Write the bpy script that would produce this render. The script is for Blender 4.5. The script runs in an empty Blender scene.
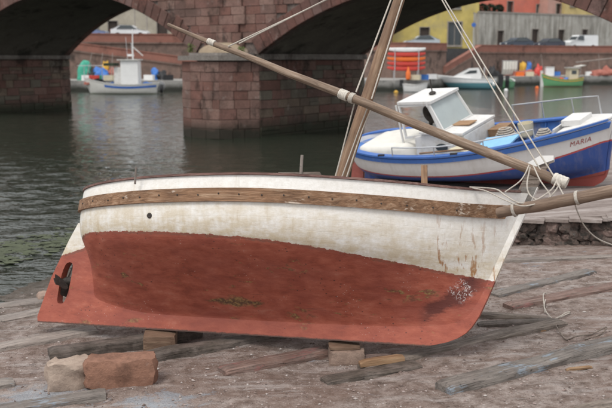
import bpy, bmesh, math, random
from mathutils import Vector, Matrix, noise, geometry
R = math.radians
random.seed(7)
scene = bpy.context.scene
COL = scene.collection

# ------------------------------------------------------------------ camera, sky, sun, exposure
EYE = Vector((0, 0, 3.1)); FPX = 850.0; PITCH = math.atan((204 - 58) / FPX)
cam = bpy.data.cameras.new('camera'); camo = bpy.data.objects.new('camera', cam); COL.objects.link(camo)
camo.location = EYE; camo.rotation_euler = (R(90) - PITCH, 0, 0)
cam.sensor_width = 36; cam.lens = 36 * FPX / 612; cam.clip_end = 2000; cam.clip_start = .05
cam.dof.use_dof = True; cam.dof.focus_distance = 8.1; cam.dof.aperture_fstop = 2.2
scene.camera = camo
world = bpy.data.worlds.new('World'); scene.world = world; world.use_nodes = True
wt = world.node_tree; wt.nodes.clear()
sky = wt.nodes.new('ShaderNodeTexSky'); sky.sky_type = 'NISHITA'; sky.sun_disc = False
SUN_EL, SUN_AZ = R(60), R(215)          # azimuth clockwise from +Y: behind the camera, a little left
sky.sun_elevation = SUN_EL; sky.sun_rotation = SUN_AZ; sky.dust_density = 4; sky.air_density = 1.2
hs = wt.nodes.new('ShaderNodeHueSaturation'); hs.inputs['Saturation'].default_value = .22
bg = wt.nodes.new('ShaderNodeBackground'); bg.inputs['Strength'].default_value = .12
wo = wt.nodes.new('ShaderNodeOutputWorld')
cloud = wt.nodes.new('ShaderNodeMix'); cloud.data_type = 'RGBA'; cloud.inputs[0].default_value = .8      # even overcast veil over the clear sky
cloud.inputs[7].default_value = (7.7, 7.85, 8.05, 1)
wt.links.new(sky.outputs[0], hs.inputs['Color']); wt.links.new(hs.outputs[0], cloud.inputs[6]); wt.links.new(cloud.outputs[2], bg.inputs['Color']); wt.links.new(bg.outputs[0], wo.inputs[0])
sun = bpy.data.lights.new('sun', 'SUN'); sun.energy = 1.35; sun.angle = R(18); sun.color = (1, .96, .9)
suno = bpy.data.objects.new('sun', sun); COL.objects.link(suno)
sd = Vector((math.sin(SUN_AZ) * math.cos(SUN_EL), math.cos(SUN_AZ) * math.cos(SUN_EL), math.sin(SUN_EL)))
suno.rotation_euler = sd.to_track_quat('Z', 'Y').to_euler(); suno.location = sd * 60
vs = scene.view_settings; vs.view_transform = 'Standard'; vs.look = 'None'; vs.gamma = 1; vs.exposure = 0.5; vs.use_curve_mapping = False

# ------------------------------------------------------------------ layout helpers
def ray(x, y):
    u, v = (x - 306) / FPX, (204 - y) / FPX
    c, s = math.cos(PITCH), math.sin(PITCH)
    return Vector((u, c + v * s, -s + v * c))
def at(x, y, Y):                       # point on the sight line at ground distance Y
    d = ray(x, y); return EYE + d * (Y / d.y)
def atz(x, y, z):
    d = ray(x, y); return EYE + d * ((z - EYE.z) / d.z)
def on(x, y, fn):                      # point on a height field fn(X, Y)
    d = ray(x, y); t = 3.0
    p = EYE + d * t
    while p.z > fn(p.x, p.y) and t < 200: t += .02; p = EYE + d * t
    return p
def lerp(a, b, t): return a + (b - a) * t
def sstep(a, b, x):
    t = max(0, min(1, (x - a) / (b - a))); return t * t * (3 - 2 * t)
def interp(tab, x):
    if x <= tab[0][0]: return tab[0][1]
    for i in range(len(tab) - 1):
        if x <= tab[i + 1][0]:
            x0, y0 = tab[i]; x1, y1 = tab[i + 1]
            t = (x - x0) / (x1 - x0)
            m0 = (y1 - y0) if i == 0 else (y1 - tab[i - 1][1]) / (x1 - tab[i - 1][0]) * (x1 - x0)
            m1 = (y1 - y0) if i + 2 >= len(tab) else (tab[i + 2][1] - y0) / (tab[i + 2][0] - x0) * (x1 - x0)
            t2, t3 = t * t, t * t * t
            return (2*t3 - 3*t2 + 1) * y0 + (t3 - 2*t2 + t) * m0 + (-2*t3 + 3*t2) * y1 + (t3 - t2) * m1
    return tab[-1][1]

# ------------------------------------------------------------------ materials
class NT:
    def __init__(s, name):
        s.m = bpy.data.materials.new(name); s.m.use_nodes = True; s.t = s.m.node_tree
        s.p = s.t.nodes['Principled BSDF']
    def n(s, typ): return s.t.nodes.new(typ)
    def l(s, a, b): s.t.links.new(a, b)
    def set(s, inp, val):
        if isinstance(val, (int, float)): inp.default_value = val
        elif isinstance(val, (tuple, list)): inp.default_value = (*val, 1) if len(val) == 3 and inp.type == 'RGBA' else val
        else: s.l(val, inp)
    def co(s, kind='obj', scale=(1, 1, 1), off=None):
        if kind == 'pos': o = s.n('ShaderNodeNewGeometry').outputs['Position']
        else: o = s.n('ShaderNodeTexCoord').outputs['Object']
        mp = s.n('ShaderNodeMapping'); mp.inputs['Scale'].default_value = scale; s.l(o, mp.inputs['Vector'])
        if off is not None: s.l(off, mp.inputs['Location'])
        return mp.outputs[0]
    def noise(s, vec, scale=5, detail=6, rough=.6, dist=0):
        t = s.n('ShaderNodeTexNoise'); s.l(vec, t.inputs['Vector'])
        t.inputs['Scale'].default_value = scale; t.inputs['Detail'].default_value = detail
        t.inputs['Roughness'].default_value = rough; t.inputs['Distortion'].default_value = dist
        return t.outputs['Fac']
    def voro(s, vec, scale=5, feat='F1'):
        t = s.n('ShaderNodeTexVoronoi'); s.l(vec, t.inputs['Vector']); t.feature = feat
        t.inputs['Scale'].default_value = scale; return t.outputs['Distance']
    def ramp(s, fac, stops, interp='LINEAR'):
        r = s.n('ShaderNodeValToRGB'); r.color_ramp.interpolation = interp
        e = r.color_ramp.elements
        while len(e) < len(stops): e.new(.5)
        for i, (p, c) in enumerate(stops):
            e[i].position = p; e[i].color = (c, c, c, 1) if isinstance(c, (int, float)) else (*c, 1)
        s.set(r.inputs[0], fac); return r.outputs[0]
    def mix(s, fac, a, b, mode='MIX'):
        m = s.n('ShaderNodeMix'); m.data_type = 'RGBA'; m.blend_type = mode
        s.set(m.inputs[0], fac); s.set(m.inputs[6], a); s.set(m.inputs[7], b); return m.outputs[2]
    def math(s, op, a, b=0, c=0, clamp=False):
        m = s.n('ShaderNodeMath'); m.operation = op; m.use_clamp = clamp
        s.set(m.inputs[0], a); s.set(m.inputs[1], b); s.set(m.inputs[2], c); return m.outputs[0]
    def attr(s, name):
        a = s.n('ShaderNodeAttribute'); a.attribute_name = name; return a.outputs['Fac']
    def rnd(s): return s.n('ShaderNodeObjectInfo').outputs['Random']
    def sep(s, vec):
        x = s.n('ShaderNodeSeparateXYZ'); s.l(vec, x.inputs[0]); return x.outputs
    def bump(s, h, strength=.5, dist=.02):
        b = s.n('ShaderNodeBump'); b.inputs['Strength'].default_value = strength; b.inputs['Distance'].default_value = dist
        s.l(h, b.inputs['Height']); s.l(b.outputs[0], s.p.inputs['Normal']); return b
    def out(s, col, rough=.7, metal=0, spec=.4):
        s.set(s.p.inputs['Base Color'], col); s.set(s.p.inputs['Roughness'], rough)
        s.p.inputs['Metallic'].default_value = metal; s.p.inputs['Specular IOR Level'].default_value = spec
        return s.m
def sc(c, k): return tuple(min(1, v * k) for v in c)

def m_plain(name, c, rough=.6, var=.25, scale=6, metal=0, bump=.0, dirt=None):
    n = NT(name); v = n.co('pos'); f = n.noise(v, scale, 5, .6)
    col = n.ramp(f, [(.3, sc(c, 1 - var)), (.7, sc(c, 1 + var * .5))])
    if dirt:
        d = n.ramp(n.noise(v, scale * .6, 8, .7), [(.48, 0), (.66, .75)]); col = n.mix(d, col, dirt)
    if bump: n.bump(f, bump, .02)
    return n.out(col, rough, metal)
def m_wood(name, c1, c2, c3, rough=.8, gs=1.0, paint=None, pth=.6, bump=.7, dust=0, crack=.42):
    n = NT(name); r = n.rnd(); off = n.n('ShaderNodeCombineXYZ')
    for i in range(3): n.l(n.math('MULTIPLY', r, 37.0 + 11 * i), off.inputs[i])
    v = n.co('obj', (2 * gs, 26 * gs, 26 * gs), off.outputs[0]); v2 = n.co('obj', (1.5, 3, 3), off.outputs[0])
    g = n.noise(v, 1.6, 8, .65, .6); b = n.noise(v2, 2.2, 6, .6)
    col = n.ramp(g, [(.28, c1), (.5, c2), (.72, c3)])
    col = n.mix(n.ramp(b, [(.4, 0), (.7, .55)]), col, sc(c1, .8))
    ck = n.noise(n.co('obj', (.9 * gs, 17 * gs, 17 * gs), off.outputs[0]), 1.3, 3, .5, .3)
    ck = n.math('ABSOLUTE', n.math('SUBTRACT', ck, .5))
    col = n.mix(n.ramp(ck, [(.0, crack), (.01, crack * .7), (.02, 0)]), col, sc(c1, .4))
    tone = n.math('MULTIPLY_ADD', r, .5, .75)
    tc = n.n('ShaderNodeCombineColor')
    for i in range(3): n.l(tone, tc.inputs[i])
    col = n.mix(1, col, tc.outputs[0], 'MULTIPLY')
    if paint:
        pm = n.math('ADD', n.math('MULTIPLY', b, .7), n.math('MULTIPLY', g, .3))
        col = n.mix(n.ramp(pm, [(pth - .02, 0), (pth + .02, 1)]), col, paint)
    if dust:
        dn = n.noise(n.co('pos'), 6, 8, .75)
        col = n.mix(n.ramp(dn, [(.42, 0), (.6, dust)]), col, (.25, .205, .185))
        col = n.mix(n.ramp(n.noise(n.co('pos'), 30, 5, .7), [(.3, .8), (.42, 0)]), col, (.03, .024, .02))
    n.bump(n.math('ADD', g, n.math('MULTIPLY', n.ramp(ck, [(0, 0), (.03, 1)]), crack)), bump, .014)
    return n.out(col, rough)
def m_stone(name, cols, dark=(.055, .038, .031), damp=None, rough=.9, bump=.7, moss=None, contrast=.5):
    n = NT(name); r = n.rnd(); v = n.co('pos')
    k = len(cols); col = n.ramp(r, [(i / k, c) for i, c in enumerate(cols)], 'CONSTANT')
    big = n.noise(v, 1.1, 8, .65); fine = n.noise(v, 14, 8, .7)
    col = n.mix(n.ramp(fine, [(.3, .5), (.55, 0)]), col, dark)
    col = n.mix(n.ramp(big, [(.42, 0), (.64, contrast)]), col, dark)
    blk = n.noise(n.co('pos', (1, 1, .6)), .8, 9, .72)
    col = n.mix(n.ramp(blk, [(.54, 0), (.64, min(.95, contrast * 1.7))]), col, sc(dark, .5))
    pale = n.noise(v, 3.3, 6, .7)
    col = n.mix(n.ramp(pale, [(.6, 0), (.72, .35)]), col, (.42, .37, .34))
    z = n.sep(n.co('pos'))[2]
    if damp:
        zz = n.math('ADD', z, n.math('MULTIPLY', n.math('SUBTRACT', big, .5), .7))
        col = n.mix(n.ramp(zz, [(damp * .35, .92), (damp, 0)]), col, moss or (.018, .02, .014))
    n.bump(fine, bump, .03)
    return n.out(col, rough, 0, .25)

MT = {}
MT['oldwood'] = m_wood('weathered_wood', (.05, .038, .03), (.14, .11, .088), (.29, .245, .205), dust=.3)
MT['palewood'] = m_wood('pale_weathered_wood', (.13, .11, .1), (.27, .23, .2), (.4, .355, .32), dust=.3)
MT['darkwood'] = m_wood('dark_wood', (.03, .024, .019), (.075, .06, .048), (.15, .12, .1), dust=.35)
MT['bluewood'] = m_wood('wood_with_blue_paint', (.1, .085, .075), (.2, .175, .155), (.3, .27, .24), paint=(.2, .235, .27), pth=.57, dust=.25)
MT['redwood'] = m_wood('wood_with_red_paint', (.07, .05, .04), (.17, .1, .08), (.28, .2, .17), paint=(.19, .075, .065), pth=.58, dust=.25)
MT['newwood'] = m_wood('fresh_cut_wood', (.2, .11, .055), (.33, .2, .11), (.44, .3, .18), crack=.2)
MT['brownwood'] = m_wood('brown_wood', (.09, .05, .03), (.19, .12, .08), (.3, .21, .145), crack=.2)
MT['spar'] = m_wood('spar_wood', (.09, .058, .04), (.21, .145, .1), (.35, .275, .215), .7, .8, bump=.4, crack=.3)
MT['mastwood'] = m_wood('mast_wood', (.1, .05, .028), (.25, .145, .082), (.35, .24, .155), .6, .6, bump=.35, crack=.3)
MT['spritwood'] = m_wood('bowsprit_wood', (.1, .065, .045), (.2, .135, .095), (.3, .225, .17), .7, .8, bump=.4, crack=.2)
MT['railwood'] = m_wood('rubbing_strake_wood', (.085, .045, .025), (.235, .128, .07), (.39, .27, .18), .8, .9, paint=(.46, .38, .31), pth=.61, crack=.15)
MT['caprail'] = m_wood('cap_rail_wood', (.08, .045, .04), (.17, .09, .075), (.3, .2, .17), crack=.2)
MT['rope'] = m_plain('pale_rope', (.43, .39, .34), .9, .3, 60)
MT['whip'] = m_plain('white_whipping', (.54, .5, .44), .85, .3, 40)
MT['rust'] = m_plain('rusty_iron', (.12, .06, .035), .85, .6, 30, bump=.4)
MT['darkiron'] = m_plain('dark_iron', (.035, .028, .024), .7, .5, 30, bump=.3)
MT['steel'] = m_plain('stainless_tube', (.55, .56, .57), .3, .12, 10, metal=.8)
MT['white'] = m_plain('boat_white_paint', (.66, .65, .63), .5, .1, 5, dirt=(.4, .36, .3))
MT['whitebright'] = m_plain('white_gelcoat', (.74, .74, .73), .35, .06, 3)
MT['blue'] = m_plain('blue_paint', (.05, .14, .43), .5, .25, 8)
MT['bluework'] = m_plain('worn_blue_paint', (.05, .14, .38), .6, .35, 4, dirt=(.36, .3, .19))
MT['lightblue'] = m_plain('light_blue_paint', (.22, .44, .66), .6, .12, 6)
MT['black'] = m_plain('black_rubber', (.02, .02, .022), .6, .2, 8)
MT['glass'] = m_plain('window_glass', (.05, .06, .065), .12, .1, 2)
MT['paleglass'] = m_plain('pale_grey_pane', (.33, .37, .37), .18, .1, 2)  # even pale grey, lighter than the other window glass
MT['canvas'] = m_plain('cream_canvas', (.63, .61, .56), .9, .1, 5, bump=.3)
MT['redplastic'] = m_plain('red_plastic', (.55, .06, .045), .5, .12, 4)
MT['orangeplastic'] = m_plain('orange_plastic', (.75, .16, .03), .5, .12, 4)
MT['greenpaint'] = m_plain('green_paint', (.1, .3, .12), .5, .2, 4)
MT['teal'] = m_plain('teal_gelcoat', (.1, .26, .3), .45, .15, 3)
MT['net'] = m_plain('rust_red_net', (.35, .13, .1), .95, .4, 12, bump=.8)
MT['bluetarp'] = m_plain('blue_tarpaulin', (.05, .17, .5), .6, .3, 5, bump=.5)
MT['greentarp'] = m_plain('green_tarpaulin', (.06, .36, .25), .7, .2, 5, bump=.4)
MT['yellow'] = m_plain('yellow_plastic', (.62, .36, .05), .6, .2, 5)
MT['cream'] = m_plain('cream_paint', (.58, .52, .38), .6, .1, 5)
MT['soffit'] = m_stone('shaded_vault_stone', [(.17, .15, .125), (.14, .125, .105)], (.08, .072, .06), None, 1.0, .6)  # stone colour darkened to carry part of the shade under the arches
MT['mortar'] = m_plain('dark_mortar', (.13, .102, .09), .95, .5, 9, bump=.5)
SANDSTONE = [(0.223, 0.123, 0.101), (0.192, 0.096, 0.077), (0.231, 0.138, 0.113), (0.205, 0.119, 0.1), (0.245, 0.154, 0.128), (0.196, 0.104, 0.086), (0.178, 0.108, 0.091), (0.223, 0.134, 0.112)]
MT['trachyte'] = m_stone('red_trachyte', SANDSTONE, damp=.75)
MT['trachyte_inner'] = m_stone('dark_trachyte', [sc(c, .72) for c in SANDSTONE[:4]] + [(.13, .115, .09), (.16, .12, .09), (.12, .09, .07)], damp=.8, moss=(.02, .024, .014))  # facing tones scaled darker, brown and greenish stones added; damp only low down
MT['ring'] = m_stone('voussoir_stone', [(.165, .082, .066), (.15, .07, .057), (.175, .096, .08), (.145, .075, .063), (.17, .105, .093)], contrast=.45)
MT['greystone'] = m_stone('grey_cap_stone', [(.25, .23, .21), (.22, .2, .18)], contrast=.35)
MT['limestone2'] = m_stone('buff_stone', [(.34, .27, .19)], (.15, .11, .075), contrast=.4)
MT['brickwall'] = m_stone('red_parapet_brick', [(.28, .125, .095)], (.14, .08, .065), contrast=.35)
MT['rubblewall'] = m_stone('quay_wall_masonry', [(.21, .14, .115)], (.09, .07, .06), contrast=.6)
MT['quay'] = m_stone('quay_concrete', [(.32, .31, .29)], (.16, .15, .14), damp=.7, contrast=.35)
MT['asphalt'] = m_plain('road_asphalt', (.06, .06, .06), .9, .3, 4)

def m_ground():
    n = NT('slipway_dirt'); v = n.co('pos')
    a = n.noise(v, .9, 8, .62); b = n.noise(v, 7, 8, .7); c = n.noise(n.co('pos', (1, 4.5, 1)), 1.7, 6, .6, .5)
    col = n.ramp(b, [(.28, (.075, .052, .042)), (.45, (.19, .143, .121)), (.67, (.38, .32, .29))])
    col = n.mix(n.ramp(a, [(.46, 0), (.64, .6)]), col, (.19, .122, .096))
    col = n.mix(n.ramp(c, [(.52, 0), (.68, .65)]), col, (.42, .38, .36))
    sp = n.noise(v, 42, 3, .5)
    col = n.mix(n.ramp(sp, [(.64, 0), (.7, .6)]), col, (.46, .43, .41))
    col = n.mix(n.ramp(sp, [(.3, .8), (.36, 0)]), col, (.07, .05, .043))
    # blue paint spilt on the ground
    bl = n.noise(n.co('pos', (1, 1.6, 1)), 1.25, 5, .6)
    col = n.mix(n.ramp(bl, [(.66, 0), (.7, .6)]), col, (.25, .3, .36))
    PX = n.sep(v)
    for cx, cy, rad in ((-2.28, 7.1, .34), (-1.25, 6.75, .28)):
        dd = n.math('SQRT', n.math('ADD', n.math('POWER', n.math('MULTIPLY', n.math('SUBTRACT', PX[0], cx), .6), 2), n.math('POWER', n.math('SUBTRACT', PX[1], cy), 2)))
        col = n.mix(n.ramp(n.math('ADD', dd, n.math('MULTIPLY', n.math('SUBTRACT', b, .5), 1.1)), [(rad * .45, .55), (rad * .9, 0)]), col, (.33, .375, .42))
    z = n.sep(n.co('pos'))[2]
    col = n.mix(n.ramp(n.math('ADD', z, n.math('MULTIPLY', a, .1)), [(.03, .85), (.14, 0)]), col, (.035, .032, .022))
    h = n.math('ADD', n.math('MULTIPLY', b, .6), n.math('MULTIPLY', n.noise(v, 55, 4, .6), .4))
    n.bump(h, 1, .06)
    return n.out(col, .92, 0, .25)
MT['ground'] = m_ground()
def m_platform():
    n = NT('worn_platform_concrete'); v = n.co('pos')
    a = n.noise(n.co('pos', (.5, 3.5, 1)), 1.6, 8, .65, .4); b = n.noise(v, 9, 8, .7)
    col = n.ramp(a, [(.3, (.13, .1, .088)), (.5, (.25, .21, .19)), (.66, (.36, .32, .3))])
    col = n.mix(n.ramp(b, [(.3, .55), (.48, 0)]), col, (.13, .095, .08))
    n.bump(b, .6, .03); return n.out(col, .9, 0, .25)
MT['platform'] = m_platform()
def m_rubble():
    n = NT('dark_lichened_rubble'); v = n.co('pos'); a = n.noise(v, 9, 8, .7); b = n.noise(v, 24, 6, .6)
    col = n.ramp(a, [(.3, (.025, .022, .02)), (.46, (.07, .058, .05)), (.54, (.2, .14, .12)), (.62, (.1, .085, .075)), (.7, (.34, .3, .27))])
    col = n.mix(.45, col, n.ramp(n.rnd(), [(0, (.05, .045, .04)), (.3, (.14, .1, .085)), (.5, (.07, .062, .056)), (.7, (.24, .17, .15)), (.85, (.1, .09, .08))], 'CONSTANT'))
    n.bump(b, 1, .04); return n.out(col, .95, 0, .2)
MT['rubble'] = m_rubble()
def m_water():
    n = NT('river_water'); v = n.co('pos', (1, 2.1, 1))
    a = n.noise(v, 1.5, 3, .55, .3); b = n.noise(n.co('pos', (1, 1.7, 1)), 5.2, 3, .55)
    h = n.math('ADD', a, n.math('MULTIPLY', b, .38))
    bp = n.bump(h, 1.0, .045)
    n.p.inputs['IOR'].default_value = 1.33
    return n.out((.022, .027, .019), .045, 0, .5)
MT['water'] = m_water()
MT['algae'] = m_plain('floating_algae', (.06, .07, .036), .8, .4, 5)

def m_hull(name, bands, stain=None, rough=.5, special=False, jit=.012):
    """bands: ascending [(limit, colour), ...]; the attribute 'pz' is height over the paint line."""
    n = NT(name); v = n.co('obj'); pz = n.attr('pz')
    e = n.noise(v, 22, 4, .7); pj = n.math('ADD', pz, n.math('MULTIPLY', n.math('SUBTRACT', e, .5), jit * 4))
    fac = n.math('MULTIPLY_ADD', pj, .25, .5)
    st = [(0, bands[0][1])] + [(.5 + .25 * bands[i][0], bands[i + 1][1]) for i in range(len(bands) - 1)]
    col = n.ramp(fac, st, 'CONSTANT')
    if special:
        big = n.noise(n.co('obj', (1, 1, 2.2)), 1.5, 8, .65); mid = n.noise(n.co('obj', (1.4, 1.4, 3.6)), 3.6, 8, .68); fine = n.noise(v, 26, 7, .72)
        streak = n.noise(n.co('obj', (7, 7, .55)), 1.6, 6, .65); scr = n.noise(n.co('obj', (1.1, 5, 20)), 1.5, 6, .6, .5)
        X = n.sep(v)[0]; Z = n.sep(v)[2]
        isred = n.math('LESS_THAN', pj, 0)
        # red antifouling: faded, darker blotches, scuffs, worn primer
        red = n.ramp(mid, [(.28, (.2, .048, .03)), (.45, (.31, .078, .048)), (.6, (.38, .11, .07)), (.78, (.45, .195, .14))])
        red = n.mix(n.ramp(big, [(.42, 0), (.62, .55)]), red, (.22, .056, .042))
        red = n.mix(n.ramp(fine, [(.66, 0), (.74, .6)]), red, (.46, .3, .26))
        red = n.mix(n.ramp(scr, [(.66, 0), (.74, .6)]), red, (.1, .05, .042))
        worn = n.math('MULTIPLY', n.ramp(n.noise(n.co('obj', (1, 1, 2.5)), 2.7, 7, .7), [(.6, 0), (.65, 1)]), n.ramp(fine, [(.4, .5), (.6, 1)]))
        px_ = n.math('ABSOLUTE', n.math('SUBTRACT', X, 2.42)); pz_ = n.math('ABSOLUTE', n.math('SUBTRACT', Z, .33))
        bare = n.ramp(n.math('ADD', n.math('ADD', n.math('MULTIPLY', px_, .3), n.math('MULTIPLY', pz_, 1.3)), n.math('MULTIPLY', n.math('SUBTRACT', mid, .5), .22)), [(.06, 1), (.1, 0)])
        pit = n.math('MULTIPLY', n.ramp(n.voro(n.co('obj', (1, 1, 1.6)), 15), [(.1, 1), (.16, 0)]), n.ramp(n.noise(v, 3.1, 3, .5), [(.5, 0), (.56, 1)]))
        red = n.mix(n.math('MULTIPLY', pit, .85), red, (.06, .03, .025))
        chip = n.math('MULTIPLY', n.ramp(n.voro(n.co('obj', (1, 1, 1.3)), 27), [(.09, 1), (.14, 0)]), n.ramp(n.noise(v, 2.3, 3, .5), [(.54, 0), (.6, 1)]))
        red = n.mix(n.math('MULTIPLY', chip, .7), red, (.6, .5, .46))
        worn = n.math('MAXIMUM', worn, n.math('MULTIPLY', bare, .9))
        red = n.mix(worn, red, n.mix(n.ramp(fine, [(.45, 0), (.6, 1)]), (.08, .05, .03), (.3, .2, .08)))
        keelz = n.ramp(n.math('ADD', Z, n.math('MULTIPLY', mid, .05)), [(.03, .75), (.17, .45), (.19, 0)])
        red = n.mix(n.math('MULTIPLY', keelz, .3), red, (.36, .1, .066))  # keel strip lightened: the light it catches is put into the red
        red = n.mix(n.ramp(n.math('ADD', Z, n.math('MULTIPLY', fine, .03)), [(.022, .9), (.034, 0)]), red, (.055, .04, .032))
        # dark scraped bow patch with flaked white spots
        dx = n.math('SUBTRACT', X, 4.53); dz = n.math('SUBTRACT', Z, .44)
        ln = n.math('ABSOLUTE', n.math('SUBTRACT', dz, n.math('MULTIPLY', dx, .62)))
        pm = n.math('MULTIPLY', n.ramp(n.math('ADD', ln, n.math('MULTIPLY', n.math('SUBTRACT', mid, .5), .34)), [(.05, 1), (.11, 0)]), n.ramp(n.math('ABSOLUTE', dx), [(.2, 1), (.32, 0)]))
        red = n.mix(n.math('MULTIPLY', pm, .75), red, (.075, .026, .024))
        spots = n.math('MULTIPLY', n.ramp(n.noise(n.co('obj', (1.5, 1, 1)), 34, 4, .75, 1.2), [(.55, 0), (.58, 1)]), n.ramp(n.math('ADD', n.math('ABSOLUTE', n.math('SUBTRACT', dx, .1)), n.math('ABSOLUTE', n.math('SUBTRACT', dz, .09))), [(.09, 1), (.15, 0)]))
        red = n.mix(spots, red, (.68, .64, .62))
        # white topsides: yellow-brown grime low down, run marks, scuffs
        wh = n.ramp(fine, [(.25, (.63, .61, .57)), (.6, (.76, .745, .72))])
        low = n.ramp(pz, [(.02, 1), (.26, .6), (.5, .1)])
        g1 = n.math('MULTIPLY', low, n.ramp(n.math('ADD', n.math('MULTIPLY', mid, .6), n.math('MULTIPLY', streak, .4)), [(.36, 0), (.56, 1)]))
        wh = n.mix(n.math('MULTIPLY', g1, .75), wh, (.47, .37, .22))
        g2 = n.math('MULTIPLY', low, n.ramp(n.noise(n.co('obj', (1, 1, 2)), 8, 8, .75), [(.56, 0), (.68, .55)]))
        wh = n.mix(g2, wh, (.4, .3, .18))
        wh = n.mix(n.math('MULTIPLY', n.ramp(streak, [(.6, 0), (.72, .5)]), n.ramp(pz, [(0, 1), (.6, .5)])), wh, (.4, .3, .19))
        bx = n.ramp(X, [(.0, 0), (1, 1)])
        bow = n.math('GREATER_THAN', X, 4.45)
        rst = n.math('MULTIPLY', n.math('MULTIPLY', bow, n.ramp(n.noise(n.co('obj', (16, 8, 2.2)), 1.3, 5, .6), [(.56, 0), (.63, .95)])), n.ramp(pz, [(.0, 1), (.45, .35), (.6, 0)]))
        wh = n.mix(rst, wh, (.3, .13, .035))
        wh = n.mix(n.ramp(n.noise(n.co('obj', (3, 3, 6)), 5, 8, .8), [(.68, 0), (.72, .8)]), wh, (.2, .16, .13))
        col = n.mix(isred, wh, red)
        edge = n.ramp(n.math('ABSOLUTE', n.math('ADD', pj, .012)), [(.0, .8), (.02, 0)])
        col = n.mix(n.math('MULTIPLY', edge, n.ramp(mid, [(.4, 0), (.6, 1)])), col, (.14, .075, .055))
        # fairing and seam relief
        seam = n.math('FRACT', n.math('MULTIPLY', n.attr('vv'), 13.0))
        sm = n.ramp(seam, [(0, 0), (.035, 1), (.965, 1), (1, 0)])
        hh = n.math('ADD', n.math('MULTIPLY', sm, .05), n.math('ADD', n.math('MULTIPLY', mid, .35), n.math('MULTIPLY', fine, .2)))
        n.bump(hh, .55, .02)
        return n.out(col, n.ramp(mid, [(.3, .45), (.7, .75)]), 0, .4)
    f = n.noise(n.co('obj', (5, 5, .8)), 1.6, 7, .68)
    col = n.mix(n.ramp(f, [(.5, 0), (.75, .3)]), col, sc((.4, .33, .25), .8))
    col = n.mix(n.ramp(n.noise(v, 13, 6, .75), [(.66, 0), (.72, .5)]), col, (.2, .15, .12))
    return n.out(col, rough)

# ------------------------------------------------------------------ mesh helpers
class MB:
    def __init__(s): s.v = []; s.f = []; s.at = {}
    def add(s, vs, fs):
        o = len(s.v); s.v += [Vector(p) for p in vs]; s.f += [tuple(i + o for i in f) for f in fs]; return o
    def box(s, c, d, M=None, jit=0):
        x, y, z = d[0] / 2, d[1] / 2, d[2] / 2
        vs = [Vector((sx * x, sy * y, sz * z)) for sz in (-1, 1) for sy in (-1, 1) for sx in (-1, 1)]
        if jit: vs = [p + Vector([random.uniform(-jit, jit) for _ in 'xyz']) for p in vs]
        if M is not None: vs = [M @ p for p in vs]
        vs = [p + Vector(c) for p in vs]
        s.add(vs, [(0, 2, 3, 1), (4, 5, 7, 6), (0, 1, 5, 4), (2, 6, 7, 3), (1, 3, 7, 5), (0, 4, 6, 2)]); return s
    def loft(s, rings, closed=True, cap=True, wrap=False):
        n = len(rings[0]); o = len(s.v)
        for r in rings: s.v += [Vector(p) for p in r]
        m = len(rings)
        for i in range(m if wrap else m - 1):
            for j in range(n if closed else n - 1):
                a, b = o + i * n, o + ((i + 1) % m) * n; k = (j + 1) % n
                s.f.append((a + j, a + k, b + k, b + j))
        if cap and not wrap and closed:
            s.f.append(tuple(o + j for j in reversed(range(n)))); s.f.append(tuple(o + (m - 1) * n + j for j in range(n)))
        return s
    def tube(s, pts, r, n=8, sq=None):
        pts = [Vector(p) for p in pts]; rings = []; up = None
        for i, p in enumerate(pts):
            t = (pts[min(i + 1, len(pts) - 1)] - pts[max(i - 1, 0)]).normalized()
            if up is None: up = Vector((0, 0, 1)) if abs(t.z) < .9 else Vector((1, 0, 0))
            sx = t.cross(up).normalized(); up = sx.cross(t).normalized()
            rr = r[i] if isinstance(r, (list, tuple)) else r
            rings.append([p + (sx * math.cos(a) + up * math.sin(a)) * rr for a in [2 * math.pi * k / n for k in range(n)]])
        return s.loft(rings)
    def prism(s, outer, th, M=Matrix(), holes=()):     # polygon in (x, z), thickness along y
        loops = [list(outer)] + [list(h) for h in holes]
        tris = geometry.tessellate_polygon([[Vector((p[0], p[1], 0)) for p in l] for l in loops])
        flat = [p for l in loops for p in l]; N = len(flat); o = len(s.v)
        for sy in (-th / 2, th / 2): s.v += [M @ Vector((p[0], sy, p[1])) for p in flat]
        for t in tris: s.f.append(tuple(o + i for i in t)); s.f.append(tuple(o + N + i for i in reversed(t)))
        b = 0
        for l in loops:
            k = len(l)
            for i in range(k): j = (i + 1) % k; s.f.append((o + b + i, o + b + j, o + N + b + j, o + N + b + i))
            b += k
        return s
    def lathe(s, prof, n=12, M=Matrix()):
        return s.loft([[M @ Vector((r * math.cos(2 * math.pi * k / n), r * math.sin(2 * math.pi * k / n), z)) for k in range(n)] for r, z in prof])
    def mesh(s, name, mat, smooth=False, mats=None, mi=None):
        me = bpy.data.meshes.new(name); me.from_pydata([tuple(p) for p in s.v], [], s.f)
        bm = bmesh.new(); bm.from_mesh(me); bmesh.ops.recalc_face_normals(bm, faces=bm.faces); bm.to_mesh(me); bm.free()
        me.materials.append(mat)
        if smooth:
            me.polygons.foreach_set('use_smooth', [True] * len(me.polygons))
            try: me.set_sharp_from_angle(angle=R(smooth if smooth is not True else 40))
            except Exception: pass
        for k, vals in s.at.items():
            a = me.attributes.new(k, 'FLOAT', 'POINT'); a.data.foreach_set('value', vals)
        me.update(); return me
    def build(s, name, mat, parent=None, smooth=False, M=None):
        return link(name, s.mesh(name, MT[mat] if isinstance(mat, str) else mat, smooth), parent, M)
def link(name, me, parent=None, M=None):
    o = bpy.data.objects.new(name, me); COL.objects.link(o)
    if parent: o.parent = parent
    if M is not None: o.matrix_local = M
    return o
WM = {}
def thing(name, label, cat, M=Matrix(), group=None):
    o = bpy.data.objects.new(name, None); COL.objects.link(o); o.empty_display_size = .2
    o.matrix_world = M; WM[o.name] = M.copy(); tag(o, label, cat, group); return o
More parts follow.
